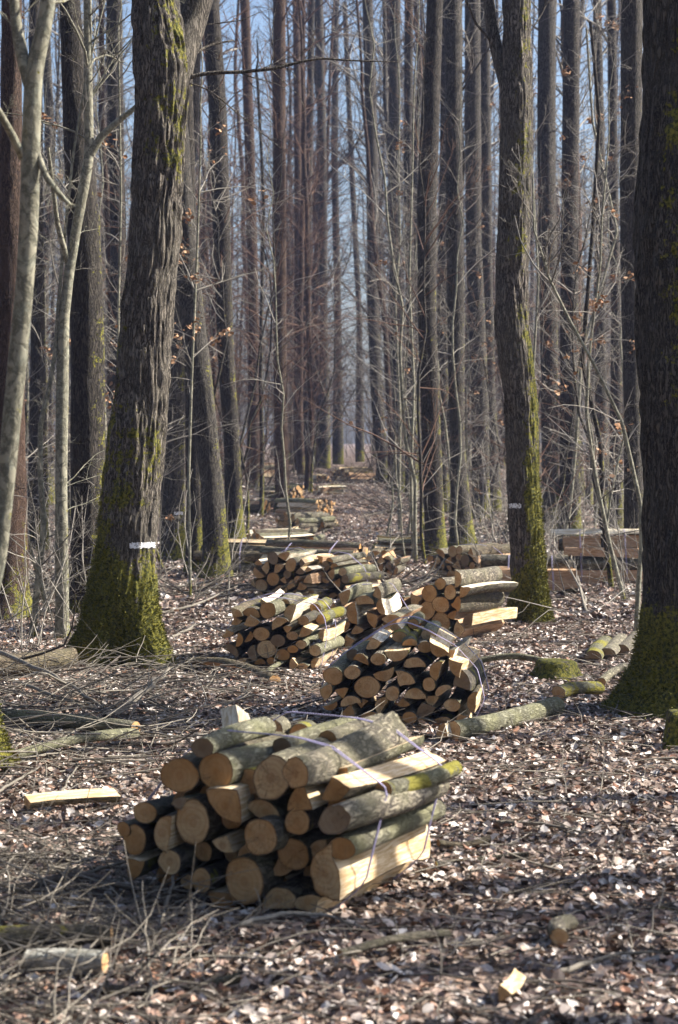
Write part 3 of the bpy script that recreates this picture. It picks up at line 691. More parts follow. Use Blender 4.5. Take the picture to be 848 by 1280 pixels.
def place(pr, x, y, s, yaw, lab, cat, grp):
    key = pr.name
    if key in used: o = copy_tree(pr)
    else: o = pr; used.add(key)
    o.location = (x, y, hz1(x, y) - .02); o.scale = (s, s, s); o.rotation_euler = (0, 0, yaw); tag(o, lab, cat, grp); return o
rg = np.random.default_rng(21); cnt = 0
while cnt < 90:
    y = rg.uniform(27, 62); hw = y * .175; x = rg.uniform(-hw, hw)
    px = CX + F * x / y
    if 330 < px < 500 and rg.uniform() < .85: continue
    if -0.2 * 1 < x < 2.6 and y < 30: continue
    left = x < 0.02 * y
    SP = place(protos[cnt % 6], x, y, rg.uniform(.7, 1.2), rg.uniform(0, 6.28),
          'one of the thin leafless saplings among the trunks left of the track' if left else 'one of the thin leafless saplings among the trunks right of the track',
          'sapling', 'thin saplings left of the track' if left else 'thin saplings right of the track'); SP.rotation_euler[0] = rg.normal(0, .07); SP.rotation_euler[1] = rg.normal(0, .09); cnt += 1

cnt = 0
while cnt < 70:
    y = rg.uniform(55, 92); x = rg.uniform(-y * .175, y * .175); px = CX + F * x / y
    if 395 < px < 470: continue
    left = x < 0.02 * y
    SP = place(protos[cnt % 6], x, y, rg.uniform(.9, 1.6), rg.uniform(0, 6.28), 'one of the thin leafless saplings among the trunks left of the track' if left else 'one of the thin leafless saplings among the trunks right of the track',
          'sapling', 'thin saplings left of the track' if left else 'thin saplings right of the track'); SP.rotation_euler[0] = rg.normal(0, .07); SP.rotation_euler[1] = rg.normal(0, .09); cnt += 1

# background trees from prototypes -----------------------------------------------
def proto_tree(i, red=False, H=24., light=False):
    rg = np.random.default_rng(900 + i); z = np.concatenate([[-.3, 0, .3], np.linspace(1, H, 22)])
    n_ = len(z); X_ = np.cumsum(np.cumsum(rg.normal(0, .025, n_))) * .5 + np.cumsum(rg.normal(0, .05, n_)); Yc = np.cumsum(rg.normal(0, .05, n_)); X_ -= X_[1]; Yc -= Yc[1]
    R_ = rg.uniform(.09, .16) * (1 - .9 * np.clip(z, 0, H) / H) ** .8 * (1 + .4 * np.exp(-np.maximum(z, 0) / .25)); path = np.stack([X_, Yc, z], -1)
    t = Acc(); V, Q, _, _ = trunk_arrays(X_, Yc, R_, z, 14, rg, .006, 14, .1, .2, i); t.add(V, Q)
    mt = ['greyb', 'dark', 'redb', 'greyb'][i % 4] if not red else ('redb' if i % 2 else 'dark')
    a = crown(path, R_, rg, H * .38, H * .98, 18, 3.6, None, sub=(6, 4) if not light else (6, 4))
    low_twigs(a, path, R_, rg, 2., H * .5, 56 if red else 40, 3.0 if red else 2.6, 6 if red else 5, .0, .0035)
    return path, R_, t, a, M[mt], (M['twigr'] if red else M['twigd'] if i % 2 else M['twig'])
tp = []
for i in range(8):
    red = i >= 5; path, R_, t, a, mt, tm = proto_tree(i, red); root = empty('forest_tree', (0, 0, -60))
    new_obj('trunk', t.mesh('trunk', [mt]), root); new_obj('crown', a.mesh('crown', [tm]), root); tp.append(root)
rg = np.random.default_rng(33); cnt = 0
placed = []
while cnt < 100:
    y = rg.uniform(40, 108); hw = y * .18 + 1; x = rg.uniform(-hw, hw); px = CX + F * x / y
    if 398 < px < 468: continue
    if 320 < px < 545 and y < 60: continue
    if min([9] + [math.hypot(x - a_, y - b_) for a_, b_ in placed]) < 1.5: continue
    placed.append((x, y))
    redz = 250 < px < 415
    pr = tp[5 + cnt % 3] if redz else tp[cnt % 5]
    if redz: lab, g = 'one of the crowded reddish twiggy trunks between the big oak and the clearing', 'reddish far trunks left of the clearing'
    elif px <= 250: lab, g = 'one of the far trunks crowded behind the big left oak', 'far trunks behind the left oak'
    elif px > 600: lab, g = 'one of the far trunks crowded behind the right-hand oaks', 'far trunks behind the right oaks'
    else: lab, g = 'one of the hazy far trunks around the bright clearing', 'hazy far trunks around the clearing'
    o_ = place(pr, x, y, rg.uniform(.6, 1.3), rg.uniform(0, 6.28), lab, 'tree', g); o_.rotation_euler[0] = rg.normal(0, .025); o_.rotation_euler[1] = rg.normal(0, .03); cnt += 1

def proto_arch(i):
    rg = np.random.default_rng(2500 + i); H = 26.; z = np.concatenate([[-.3, 0, .3], np.linspace(1, H, 22)]); n_ = len(z)
    X_ = np.cumsum(rg.normal(0, .09, n_)); Yc = np.cumsum(rg.normal(0, .09, n_)); X_ -= X_[1]; Yc -= Yc[1]
    R_ = .16 * (1 - .9 * np.clip(z, 0, H) / H) ** .8; path = np.stack([X_, Yc, z], -1); t = Acc(); V, Q, _, _ = trunk_arrays(X_, Yc, R_, z, 14, rg, .006, 14, .1, .2, i); t.add(V, Q)
    a = crown(path, R_, rg, 7., H * .95, 26, 6.5, None, sub=(9, 6), up=.75, thick=.011)
    root = empty('forest_tree', (0, 0, -60)); new_obj('trunk', t.mesh('trunk', [M['dark']]), root); new_obj('crown', a.mesh('crown', [M['twigd']]), root); return root
ar = [proto_arch(i) for i in range(3)]; rg = np.random.default_rng(66)
for i, (px, y) in enumerate([(392, 82), (468, 100), (488, 84), (520, 96), (378, 98), (545, 90), (394, 104), (474, 88), (360, 86), (505, 108)]):
    place(ar[i % 3], (px - CX) / F * y, y, rg.uniform(.8, 1.15), rg.uniform(0, 6.28), 'one of the hazy broad-crowned trees whose fanned branches close the gap over the track', 'tree', 'fan-branched hazy trees over the gap')

# far wood, one mass
a = Acc(); a2 = Acc(); rg = np.random.default_rng(44)
bank = []
for i in range(5):
    path, R_, t, c_, mt, tm = proto_tree(20 + i, False, 24., True)
    bank.append((np.concatenate(t.v), [np.concatenate(t.q)], np.concatenate(c_.v), np.concatenate(c_.q)))
for j in range(175):
    y = rg.uniform(106, 185); hw = y * .21; x = rg.uniform(-hw, hw); px = CX + F * x / y
    if 402 < px < 464: continue
    tv, tq, cv, cq = bank[j % 5]; s = rg.uniform(.8, 1.2); an = rg.uniform(0, 6.28)
    Rm = np.array([[math.cos(an), -math.sin(an), 0], [math.sin(an), math.cos(an), 0], [0, 0, 1]]) * s
    off = np.array([x, y, hz1(x, y)]); a.add(tv @ Rm.T + off, tq[0], mat=0); a.add(cv @ Rm.T + off, cq, mat=1)
tag(new_obj('far_wood', a.mesh('far_wood', [M['greyb'], M['twigd']])), 'far-off bare wood fading into pale blue haze', 'wood', kind='stuff')

# unseen wood behind and left of the viewpoint, added to block sky fill
a = Acc(); rg = np.random.default_rng(45)
for j in range(130):
    an0 = rg.uniform(math.radians(150), math.radians(330)); d_ = rg.uniform(7, 45) if j % 2 else rg.uniform(7, 22)
    x, y = math.sin(an0) * d_, math.cos(an0) * d_
    if y > 0 and x > -(y * .175 + 3.5): x = -(y * .175 + 3.5) - rg.uniform(0, 5)
    if y < 0 and x > 4 and y > -4: continue
    tv, tq, cv, cq = bank[j % 5]; s = rg.uniform(.8, 1.2); an = rg.uniform(0, 6.28)
    Rm = np.array([[math.cos(an), -math.sin(an), 0], [math.sin(an), math.cos(an), 0], [0, 0, 1]]) * s
    off = np.array([x, y, hz1(x, y)]); a.add(tv @ Rm.T * 1 + off, tq[0], mat=0); a.add(cv @ Rm.T + off, cq, mat=1)
tag(new_obj('surrounding_wood', a.mesh('surrounding_wood', [M['greyb'], M['twigd']])), 'unseen bare wood beyond the left of the view', 'wood', kind='stuff')

# trees outside the frame to the right that dapple the ground
rg = np.random.default_rng(55)
def proto_side(i):
    rg = np.random.default_rng(1500 + i); H = 22.; z = np.concatenate([[-.3, 0, .3], np.linspace(1, H, 22)]); n_ = len(z)
    X_ = np.cumsum(rg.normal(0, .05, n_)); Yc = np.cumsum(rg.normal(0, .05, n_)); X_ -= X_[1]; Yc -= Yc[1]
    R_ = .17 * (1 - .9 * np.clip(z, 0, H) / H) ** .8; path = np.stack([X_, Yc, z], -1); t = Acc(); V, Q, _, _ = trunk_arrays(X_, Yc, R_, z, 14, rg, .006, 14, .1, .2, i); t.add(V, Q)
    a = crown(path, R_, rg, H * .45, H * .98, 12, 3.4, None, sub=(5, 3)); low_twigs(a, path, R_, rg, 2., H * .5, 5, 1.5, 3)
    root = empty('forest_tree', (0, 0, -60)); new_obj('trunk', t.mesh('trunk', [M['greyb']]), root); new_obj('crown', a.mesh('crown', [M['twig']]), root); return root
sp_ = [proto_side(i) for i in range(3)]
offs = [(7.1, 9.85, .9), (9.5, 16.3, 1.0), (6.6, 6.6, .8), (14., 22., 1.0), (12, 13., 1.), (13, 4.5, 1.), (19, 28, 1.), (21, 12, 1.1), (5.2, 8.3, .6), (9., 8.2, .9), (11, 16., 1.), (16, 18, 1.1), (8.4, 14.6, .8), (30, 22, 1.2), (33, 14, 1.2), (28, 10, 1.1), (15, 11, 1.), (22, 6, 1.1), (29, 27, 1.2), (35, 20, 1.2), (24, 20, 1.1), (17, 8, 1.1), (27, 15, 1.2), (5.0, 6.9, .5)]
for i, (x, y, s) in enumerate(offs):
    place(sp_[i % 3], x, y, s, rg.uniform(0, 6.28), 'one of the bare trees standing outside the right edge', 'tree', 'bare trees beyond the right edge')

# ------------------------------------------------------------------ logs
def log_mesh(shape, r, L, rg, barkm, endm, splitm, bend=.01, taper=0., nz=9, rough=1.):
    """local Y is the length, pith at the origin; shape R round, H half, Q quarter, W wedge, B squared block"""
    ac = Acc(); ys = np.linspace(0, L, nz)
    if shape == 'R': secs = [('a', 0, 2 * np.pi)]; rad = r; cen = (0, 0)
    elif shape == 'H': secs = [('a', 0, np.pi)]; rad = r * 1.12; cen = (0, -rad * .42)
    elif shape == 'Q': secs = [('a', np.pi / 4, 3 * np.pi / 4)]; rad = r * 1.5; cen = (0, -rad * .62)
    elif shape == 'W': secs = [('a', np.pi * .31, np.pi * .69)]; rad = r * 1.75; cen = (0, -rad * .66)
    a0, a1 = secs[0][1:]; full = shape == 'R'; n_ = 22 if full else 12
    th = np.linspace(a0, a1, n_ + (0 if full else 1), endpoint=not full)
    ecc = rg.uniform(.88, 1.0) if shape != 'R' else rg.uniform(.84, 1.0); se = rg.uniform(0, 50)
    bx, bz = rg.normal(0, bend), rg.normal(0, bend * .6)
    def ring(th_, rr_, y):
        k = 1 + .10 * rough * (fbm(np.cos(th_) * 1.3 + se, np.sin(th_) * 1.3, y * 1.6, 2) - .5) * 2 + .05 * rough * (vnoise(np.cos(th_) * 4 + se, np.sin(th_) * 4, y * 9) - .5)
        cx_ = bx * math.sin(y / L * np.pi) * 2; cz_ = bz * math.sin(y / L * np.pi) * 2
        q = rr_ * k * (1 + taper * y / L)
        return np.stack([cen[0] + cx_ + q * np.cos(th_) * (1 / ecc if shape == 'R' else 1), np.full_like(th_, y), cen[1] + cz_ + q * np.sin(th_) * ecc], -1)
    rings = [ring(th, rad, y) for y in ys]
    V = np.stack(rings); m_ = V.shape[1]; idx = np.arange(nz * m_).reshape(nz, m_)
    if full: Q = np.stack([idx[:-1], idx[1:], np.roll(idx[1:], -1, 1), np.roll(idx[:-1], -1, 1)], -1).reshape(-1, 4)
    else: Q = np.stack([idx[:-1, :-1], idx[1:, :-1], idx[1:, 1:], idx[:-1, 1:]], -1).reshape(-1, 4)
    ac.add(V, Q, mat=0)
    def flat(p0, p1, flip):  # split face strips between two edge lines
        t = np.linspace(0, 1, 5); nzr = nz
        W = p0[:, None, :] * (1 - t)[None, :, None] + p1[:, None, :] * t[None, :, None]
        dirv = p1[0] - p0[0]; nn = np.array([dirv[2], 0, -dirv[0]]); nn /= np.linalg.norm(nn) + 1e-9
        dn = (fbm(t[None, :] * 2 + se, ys[:, None] * 3.0, 2., 2) - .5) * r * .28 * rough; dn[:, 0] = 0; dn[:, -1] = 0
        W = W + nn[None, None] * dn[..., None]; ix = np.arange(nzr * 5).reshape(nzr, 5)
        q = np.stack([ix[:-1, :-1], ix[1:, :-1], ix[1:, 1:], ix[:-1, 1:]], -1).reshape(-1, 4)
        if flip: q = q[:, ::-1]
        ac.add(W, q, mat=2); return W
    outl0 = [rings[0]]; outl1 = [rings[-1]]
    if not full:
        pith = np.stack([np.array([cen[0] + bx * math.sin(y / L * np.pi) * 2, y, cen[1] + bz * math.sin(y / L * np.pi) * 2]) for y in ys])
        e0 = V[:, 0]; e1 = V[:, -1]
        if shape == 'H': W = flat(e1, e0, False); outl0.append(W[0, 1:-1]); outl1.append(W[-1, 1:-1])
        else:
            W = flat(e1, pith, False); outl0.append(W[0, 1:]); outl1.append(W[-1, 1:]); W = flat(pith, e0, False); outl0.append(W[0, 1:-1]); outl1.append(W[-1, 1:-1])
    for o_, fl, y in ((np.concatenate(outl0), False, 0), (np.concatenate(outl1), True, 1)):
        c = o_.mean(0)[None]; mid = c + (o_ - c) * .86; mid[:, 1] += rg.normal(0, .0015, len(mid)); k_ = len(o_); vv_ = np.concatenate([c, mid, o_]); i_ = np.arange(k_); j_ = (i_ + 1) % k_
        t_ = np.stack([np.zeros(k_, int), 1 + i_, 1 + j_], -1); q_ = np.stack([1 + i_, 1 + k_ + i_, 1 + k_ + j_, 1 + j_], -1)
        if fl: t_ = t_[:, ::-1]; q_ = q_[:, ::-1]
        ac.add(vv_, q_, t_, mat=1, rim=np.concatenate([np.zeros(1 + k_), np.ones(k_)]))
    return ac.mesh('log', [barkm, endm, splitm], attrs={'rim': np.concatenate(ac.rim)})

def log_matrix(axis_deg, tilt=0, roll=0, jit=0):
    # local Y -> axis (clockwise from +Y), roll about own axis
    return (Matrix.Rotation(-math.radians(axis_deg + jit), 3, 'Z') @ Matrix.Rotation(math.radians(tilt), 3, 'X') @ Matrix.Rotation(-math.radians(roll), 3, 'Y')).to_euler()

def hull(pts):
    pts = sorted(set(map(tuple, np.round(pts, 4))))
    def half(ps):
        h = []
        for p in ps:
            while len(h) > 1 and (h[-1][0] - h[-2][0]) * (p[1] - h[-2][1]) - (h[-1][1] - h[-2][1]) * (p[0] - h[-2][0]) <= 0: h.pop()
            h.append(p)
        return h
    a_ = half(pts); b_ = half(pts[::-1]); return np.array(a_[:-1] + b_[:-1])

def add_strap(root, logs, axis, dist, L, rg, name='twine', r=.004, loose=.004):
    pts = []
    for (u, v, rr_) in logs:
        for t in np.linspace(0, 2 * np.pi, 14, endpoint=False): pts.append((u + (rr_ + .006) * math.cos(t), max(.01, v + (rr_ + .006) * math.sin(t))))
    H_ = hull(np.array(pts)); H_ = np.concatenate([H_, H_[:1]])
    seg = np.linalg.norm(np.diff(H_, axis=0), axis=1); cum = np.concatenate([[0], np.cumsum(seg)]); T = np.linspace(0, cum[-1], 90)
    U_ = np.interp(T, cum, H_[:, 0]); V_ = np.interp(T, cum, H_[:, 1])
    th = math.radians(axis); w = np.array([math.sin(th), math.cos(th), 0]); u = np.array([math.cos(th), -math.sin(th), 0])
    dd = dist + .02 * np.sin(T * 3 + dist * 9)
    for k_ in range(2):
        P = u[None] * U_[:, None] + w[None] * (dd + k_ * .012)[:, None]; P[:, 2] += V_ + loose * np.sin(T * 9 + k_)
        a = Acc(); a.add(*tubes(P[None], np.full((1, 90), r), 5)); new_obj(name, a.mesh(name, [M['twine']]), root)
        

def pack(w, h, rg, rlo=.05, rhi=.09, prof=None, nmax=60, tight=.93):
    out = []
    fails = 0
    while len(out) < nmax and fails < 25:
        r = rg.uniform(rlo, rhi); best = None
        for _ in range(26):
            x = rg.uniform(-w / 2 + r, w / 2 - r); z = r
            for (x2, z2, r2) in out:
                d = abs(x - x2); s = (r + r2) * tight
                if d < s: z = max(z, z2 + math.sqrt(s * s - d * d))
            lim = h * (prof(2 * x / w) if prof else 1)
            if z + r * .6 <= lim and (best is None or z < best[1]): best = (x, z, r)
        if best: out.append(best)
        else: fails += 1
    return out

TEMPL = {}
rgl = np.random.default_rng(70)
for sh in 'RHQW':
    TEMPL[sh] = [log_mesh(sh, .075, 1.0, rgl, LB[k % 4], M['end'] if k != 3 else M['endold'], M['split'] if k % 2 else M['splitr'], nz=6) for k in range(5)]
for sh in 'HQ': TEMPL[sh + 'w'] = [log_mesh(sh, .075, 1.0, rgl, LB[k], M['end'], M['splitw'], nz=6) for k in range(3)]

def pile(name, label, base, axis, logs=None, w=1., h=.7, L=1., straps=(), seed=1, shapes='RHQW', rl=(.05, .09), prof=None, uniq=False, n=60, cat='wood pile', strap_r=.0025, top_white=0, extra_v=0., group=None, jit=2.):
    """logs given as photograph pixels (px,py,rpx,shape,roll) or packed"""
    rg = np.random.default_rng(seed); O = G(*base) if len(base) == 2 else np.array(base); th = math.radians(axis)
    wv = np.array([math.sin(th), math.cos(th), 0]); uv = np.array([math.cos(th), -math.sin(th), 0])
    root = empty(name, tuple(O), label, cat, group); circ = []
    if logs is not None:
        items = []
        for lg in logs:
            px, py, rp, sh, roll = lg[:5]; kw = lg[5] if len(lg) > 5 else {}
            d = ray(px, py); o = np.array([0, 0, CAMZ]); t = np.dot(O - o, wv) / np.dot(d, wv); p = o + d * t
            u_ = float(np.dot(p - O, uv)); v_ = float(p[2] - O[2]); r_ = rp * (t) / F; items.append((u_, v_, r_, sh, roll, kw))
    else:
        items = [(x, z, r, shapes[rg.integers(len(shapes))], rg.uniform(0, 360), {}) for x, z, r in pack(w, h, rg, *rl, prof=prof, nmax=n)]
        mz = max(z for _, z, *_ in items)
    for (u_, v_, r_, sh, roll, kw) in items:
        v_ = max(v_, r_ * .55) + extra_v
        j = kw.get('off', rg.uniform(-.03, .03)); ll = kw.get('L', L * rg.uniform(.96, 1.04))
        loc = uv * u_ + wv * j; loc = (loc[0], loc[1], v_)
        white = top_white and logs is None and v_ > mz * .62 and rg.uniform() < top_white
        if uniq or kw.get('u'):
            bm_ = LB[kw.get('b', rg.integers(0, 4))]; em = M['endold'] if kw.get('old', rg.uniform() < .03) else M['end']; sm_ = M[kw.get('s', 'split')]
            me = log_mesh(sh, r_, ll, rg, bm_, em, sm_, bend=kw.get('bend', .008), taper=kw.get('tp', rg.uniform(-.08, .12)), nz=kw.get('nz', 14), rough=kw.get('rough', 1.))
            o = new_obj('log', me, root, loc); sc_ = 1
        else:
            key = sh + 'w' if white and sh in 'HQ' else sh
            me = TEMPL[key][rg.integers(len(TEMPL[key]))]; o = new_obj('log', me, root, loc); s = r_ / .075; o.scale = (s, ll, s)
        o.rotation_euler = log_matrix(axis, kw.get('tilt', rg.normal(0, .7)), roll, kw.get('jit', rg.normal(0, jit)))
        circ.append((u_, v_, r_))
    for s_ in straps: add_strap(root, circ, axis, s_, L, rg, r=strap_r)
    return root

# the near bundle
N1 = [
 (222, 970, 23, 'R', 0, dict(b=1)), (266, 965, 23, 'R', 20, dict(b=2, tp=.05)), (255, 934, 13, 'R', 0, dict(b=2, tp=.1, L=.62)),
 (337, 973, 26, 'R', 60, dict(b=0, rough=1.6)), (180, 1016, 14, 'R', 0, dict(b=3)), (154, 1037, 9, 'R', 0, dict(b=3)), (167, 1050, 17, 'R', 90, dict(b=3)),
 (206, 1040, 20, 'H', 80, dict(b=1)), (241, 1028, 25, 'R', 90, dict(b=1, old=0)), (284, 1006, 27, 'Q', 140, dict(b=1, off=-.02)), (224, 1002, 11, 'Q', 20, {}),
 (276, 1059, 15, 'Q', 160, {}), (213, 1077, 15, 'R', 0, dict(b=3)), (254, 1100, 14, 'R', 80, dict(b=3)), (333, 1044, 22, 'R', 0, dict(b=0, off=-.05, old=0)),
 (324, 1018, 23, 'H', 330, dict(off=.06)), (309, 1100, 27, 'R', 90, dict(b=1)), (172, 1086, 16, 'W', 230, dict(b=3)), (231, 1104, 9, 'R', 0, dict(b=3)),
 (278, 1127, 19, 'H', 180, dict(b=1)), (347, 1124, 23, 'H', 10, dict(b=1)), (385, 1127, 19, 'Q', 20, dict(b=1)),
 (385, 961, 17, 'R', 90, dict(b=0, tp=.55, bend=.02, rough=2.2, L=1.04, off=-.12, jit=-1, tilt=.6)), (372, 998, 20, 'W', 60, dict(off=.0)), (371, 1027, 16, 'R', 90, dict(b=3)),
 (432, 1020, 19, 'R', 30, dict(b=0, old=1, tp=.28, rough=2.4, bend=.009, off=-.10, L=1.02, jit=0, tilt=0)), (430, 1060, 15, 'R', 0, dict(b=2, tp=.1, off=-.02, bend=.005, jit=0, tilt=0)),
 (409, 1091, 31, 'H', 98, dict(b=1, s='split', off=-.02, rough=2.4, L=.96, jit=0, tilt=0, tp=0)), (418, 990, 19, 'Q', 200, dict(b=1)), (449, 1000, 11, 'R', 0, dict(b=4, off=.25, L=.7)),
 (360, 1070, 20, 'R', 0, dict(b=1, off=.05)), (300, 1068, 14, 'H', 40, dict(off=.05)), (385, 1065, 18, 'Q', 40, dict(off=.08)), (195, 1100, 14, 'R', 0, dict(b=3, off=.1)),
 (300, 982, 17, 'R', 0, dict(b=3, off=.1)), (345, 1090, 16, 'Q', 200, dict(off=.07)), (306, 948, 12, 'R', 0, dict(b=2, off=.35, L=.7)), (345, 945, 12, 'R', 0, dict(b=0, off=.5, L=.55)),
 (240, 1070, 12, 'R', 0, dict(b=3, off=.1)), (276, 1030, 12, 'R', 0, dict(b=3, off=.1))]
N1 = [(a_, b_, r_ * 1.07, c_, d_, e_) for a_, b_, r_, c_, d_, e_ in N1] + [(x_, y_, r_, 'RHQ'[i_ % 3], i_ * 70, dict(b=1 + i_ % 3, off=.13 + .03 * (i_ % 3), old=0)) for i_, (x_, y_, r_) in enumerate([(245, 1000, 15), (200, 1008, 13), (262, 1082, 14), (300, 1050, 13), (352, 1070, 16), (395, 1050, 16), (405, 1012, 14), (330, 1110, 15), (285, 1085, 12), (225, 1058, 13), (190, 1060, 13), (365, 1095, 16), (310, 1000, 14), (400, 975, 15), (240, 1125, 12)])]
NP = pile('firewood_bundle', 'nearest bundle of cut logs tied with purple twine in the foreground', (292, 1146), 25, logs=N1, L=.94, straps=(.17, .80), seed=5, uniq=True, strap_r=.0028)

# white split billet and grey round lying behind the near bundle
def lone_log(name, label, cat, a_, b_, r, shape='R', roll=0, bk=0, split='split', lift=None, taper=0., rough=1., bend=.012, end='end', nz=14, group=None, seed=None):
    """from ground point under pixel a_ to ground point under pixel b_ (or 3d points)"""
    A = G(*a_) if len(a_) == 2 else np.array(a_, float); B = G(*b_) if len(b_) == 2 else np.array(b_, float)
    rg = np.random.default_rng(seed if seed else int(abs(A[0] * 991 + A[1] * 77)) + 3)
    d = B - A; L = float(np.linalg.norm(d)); me = log_mesh(shape, r, L, rg, LB[bk], M[end], M[split], bend=bend, taper=taper, nz=nz, rough=rough)
    o = new_obj(name, me); o.location = tuple(A + np.array([0, 0, (r * .85 + .03) if lift is None else lift]))
    ax = math.degrees(math.atan2(d[0], d[1])); tl = math.degrees(math.atan2(d[2], math.hypot(d[0], d[1])))
    o.rotation_euler = log_matrix(ax, tl, roll); return tag(o, label, cat, group)

def mid_h(px, py, Y): return at(px, py, Y)
p = at(268, 930, 9.9); q_ = at(318, 905, 10.0)
lone_log('split_billet', 'upright bright split wedge propped behind the near bundle', 'firewood', tuple(at(286, 945, 9.45)), tuple(at(292, 891, 9.6)), .085, 'Q', 165, 1, 'splitw', lift=0., rough=2., taper=-.25)
lone_log('log', 'short grey round log resting on the back of the near bundle', 'firewood', tuple(at(338, 914, 9.7)), tuple(at(345, 908, 10.3)), .062, 'R', 0, 0, lift=0.)
lone_log('log', 'mossy yellow-green log resting on the back of the near bundle', 'firewood', tuple(at(376, 917, 9.6)), tuple(at(385, 911, 10.2)), .05, 'R', 0, 4, lift=0.)

# second bundle
def C3(l): return [(380 + x * .283, 740 + y * .283, r * .283, s, ro, k) for x, y, r, s, ro, k in l]
N2 = C3([(128, 372, 42, 'R', 0, dict(b=2, tp=.1)), (215, 355, 34, 'R', 0, dict(b=0)), (278, 420, 53, 'R', 0, dict(b=0)), (355, 368, 44, 'H', 200, {}), (330, 297, 31, 'R', 0, dict(b=0)),
 (410, 283, 48, 'H', 185, {}), (487, 312, 46, 'H', 0, {}), (447, 378, 50, 'Q', 330, {}), (393, 446, 32, 'R', 40, {}), (490, 450, 45, 'H', 0, {}), (340, 497, 40, 'H', 60, {}), (282, 545, 40, 'Q', 20, {}),
 (555, 405, 30, 'R', 90, {}), (582, 343, 42, 'H', 70, {}), (587, 262, 42, 'H', 150, dict(b=2)), (665, 335, 48, 'Q', 120, {}), (703, 388, 56, 'Q', 300, dict(b=3, old=1)), (655, 500, 33, 'R', 0, {}),
 (612, 430, 36, 'H', 30, {}), (742, 485, 42, 'H', 80, {}), (535, 530, 46, 'Q', 200, dict(b=3, old=1)), (350, 568, 25, 'R', 0, {}), (310, 585, 20, 'R', 0, {}), (192, 540, 42, 'Q', 60, {}),
 (205, 480, 42, 'H', 10, {}), (105, 442, 42, 'Q', 250, {}), (168, 440, 30, 'W', 10, {}), (118, 510, 30, 'H', 200, {}), (610, 590, 42, 'Q', 10, {}), (700, 570, 40, 'Q', 200, {}), (468, 555, 30, 'R', 0, {}),
 (250, 490, 30, 'Q', 0, dict(off=.05)), (435, 500, 30, 'Q', 180, dict(off=.05)), (420, 590, 34, 'H', 0, dict(off=.05)), (520, 600, 34, 'Q', 90, {}), (560, 480, 34, 'W', 0, dict(off=.05)),
 (300, 240, 36, 'Q', 200, dict(s='splitw', b=1, L=.8, off=.12)), (250, 300, 34, 'H', 340, dict(off=.06, s='splitw')), (455, 235, 32, 'H', 0, dict(b=4, off=.2)), (530, 250, 30, 'R', 0, dict(b=0, off=.1)), (525, 215, 30, 'R', 0, dict(b=2, off=.4, L=.7)),
 (395, 225, 30, 'R', 0, dict(b=4, off=.4, L=.6)), (640, 275, 26, 'W', 20, dict(s='splitw', off=.1)), (190, 300, 28, 'R', 0, dict(b=2, off=.3, L=.7)), (440, 180, 26, 'R', 0, dict(b=2, off=.65, L=.5)), (370, 190, 28, 'Q', 170, dict(s='splitw', off=.5, L=.6))])
pile('firewood_bundle', 'second bundle on the track, broad heap of half-round logs with white split wedge on top', (503, 908), 8, logs=N2, straps=(.22, .7), seed=6, uniq=True, L=1.0)

def C2(l): return [(270 + x * .224, 640 + y * .224, r * .224, s, ro, k) for x, y, r, s, ro, k in l]
N3 = C2([(290, 550, 46, 'R', 0, {}), (198, 562, 46, 'H', 350, {}), (120, 560, 40, 'Q', 330, {}), (408, 562, 48, 'H', 70, dict(s='splitw')), (352, 615, 45, 'H', 30, {}), (200, 615, 45, 'Q', 190, {}), (255, 680, 44, 'R', 0, dict(b=0)),
 (115, 615, 34, 'Q', 200, {}), (135, 716, 36, 'H', 260, {}), (68, 686, 38, 'Q', 200, {}), (185, 702, 32, 'H', 240, {}), (280, 768, 54, 'R', 0, {}), (345, 718, 38, 'R', 0, dict(b=3, old=1)), (427, 690, 29, 'R', 0, {}),
 (475, 740, 28, 'R', 0, dict(b=2)), (503, 672, 42, 'Q', 200, {}), (370, 800, 36, 'R', 0, {}), (92, 768, 44, 'H', 330, {}), (200, 790, 40, 'H', 100, dict(b=3, old=1)), (138, 838, 44, 'Q', 30, {}), (246, 838, 30, 'H', 0, {}), (320, 862, 30, 'H', 0, {}),
 (488, 606, 28, 'R', 0, dict(b=3)), (480, 860, 34, 'Q', 0, {}), (425, 850, 38, 'Q', 90, {}), (430, 765, 26, 'R', 0, {}), (540, 780, 34, 'R', 0, dict(b=2, off=.1)), (560, 700, 30, 'H', 80, dict(b=2, off=.25)), (545, 620, 30, 'R', 0, dict(b=4, off=.35, L=.7)),
 (400, 650, 26, 'W', 0, {}), (310, 830, 24, 'R', 0, {}), (500, 560, 30, 'R', 0, dict(b=4, off=.45, L=.6)), (340, 520, 26, 'H', 0, dict(s='splitw', off=.35, L=.7)), (230, 515, 22, 'W', 90, dict(s='splitw', off=.2)), (530, 850, 32, 'H', 60, dict(off=.15))])
pile('firewood_bundle', 'round-ended log bundle at left of the track behind the second bundle', (345, 839), 10, logs=N3, straps=(.25, .72), seed=7, uniq=True, L=1.0)

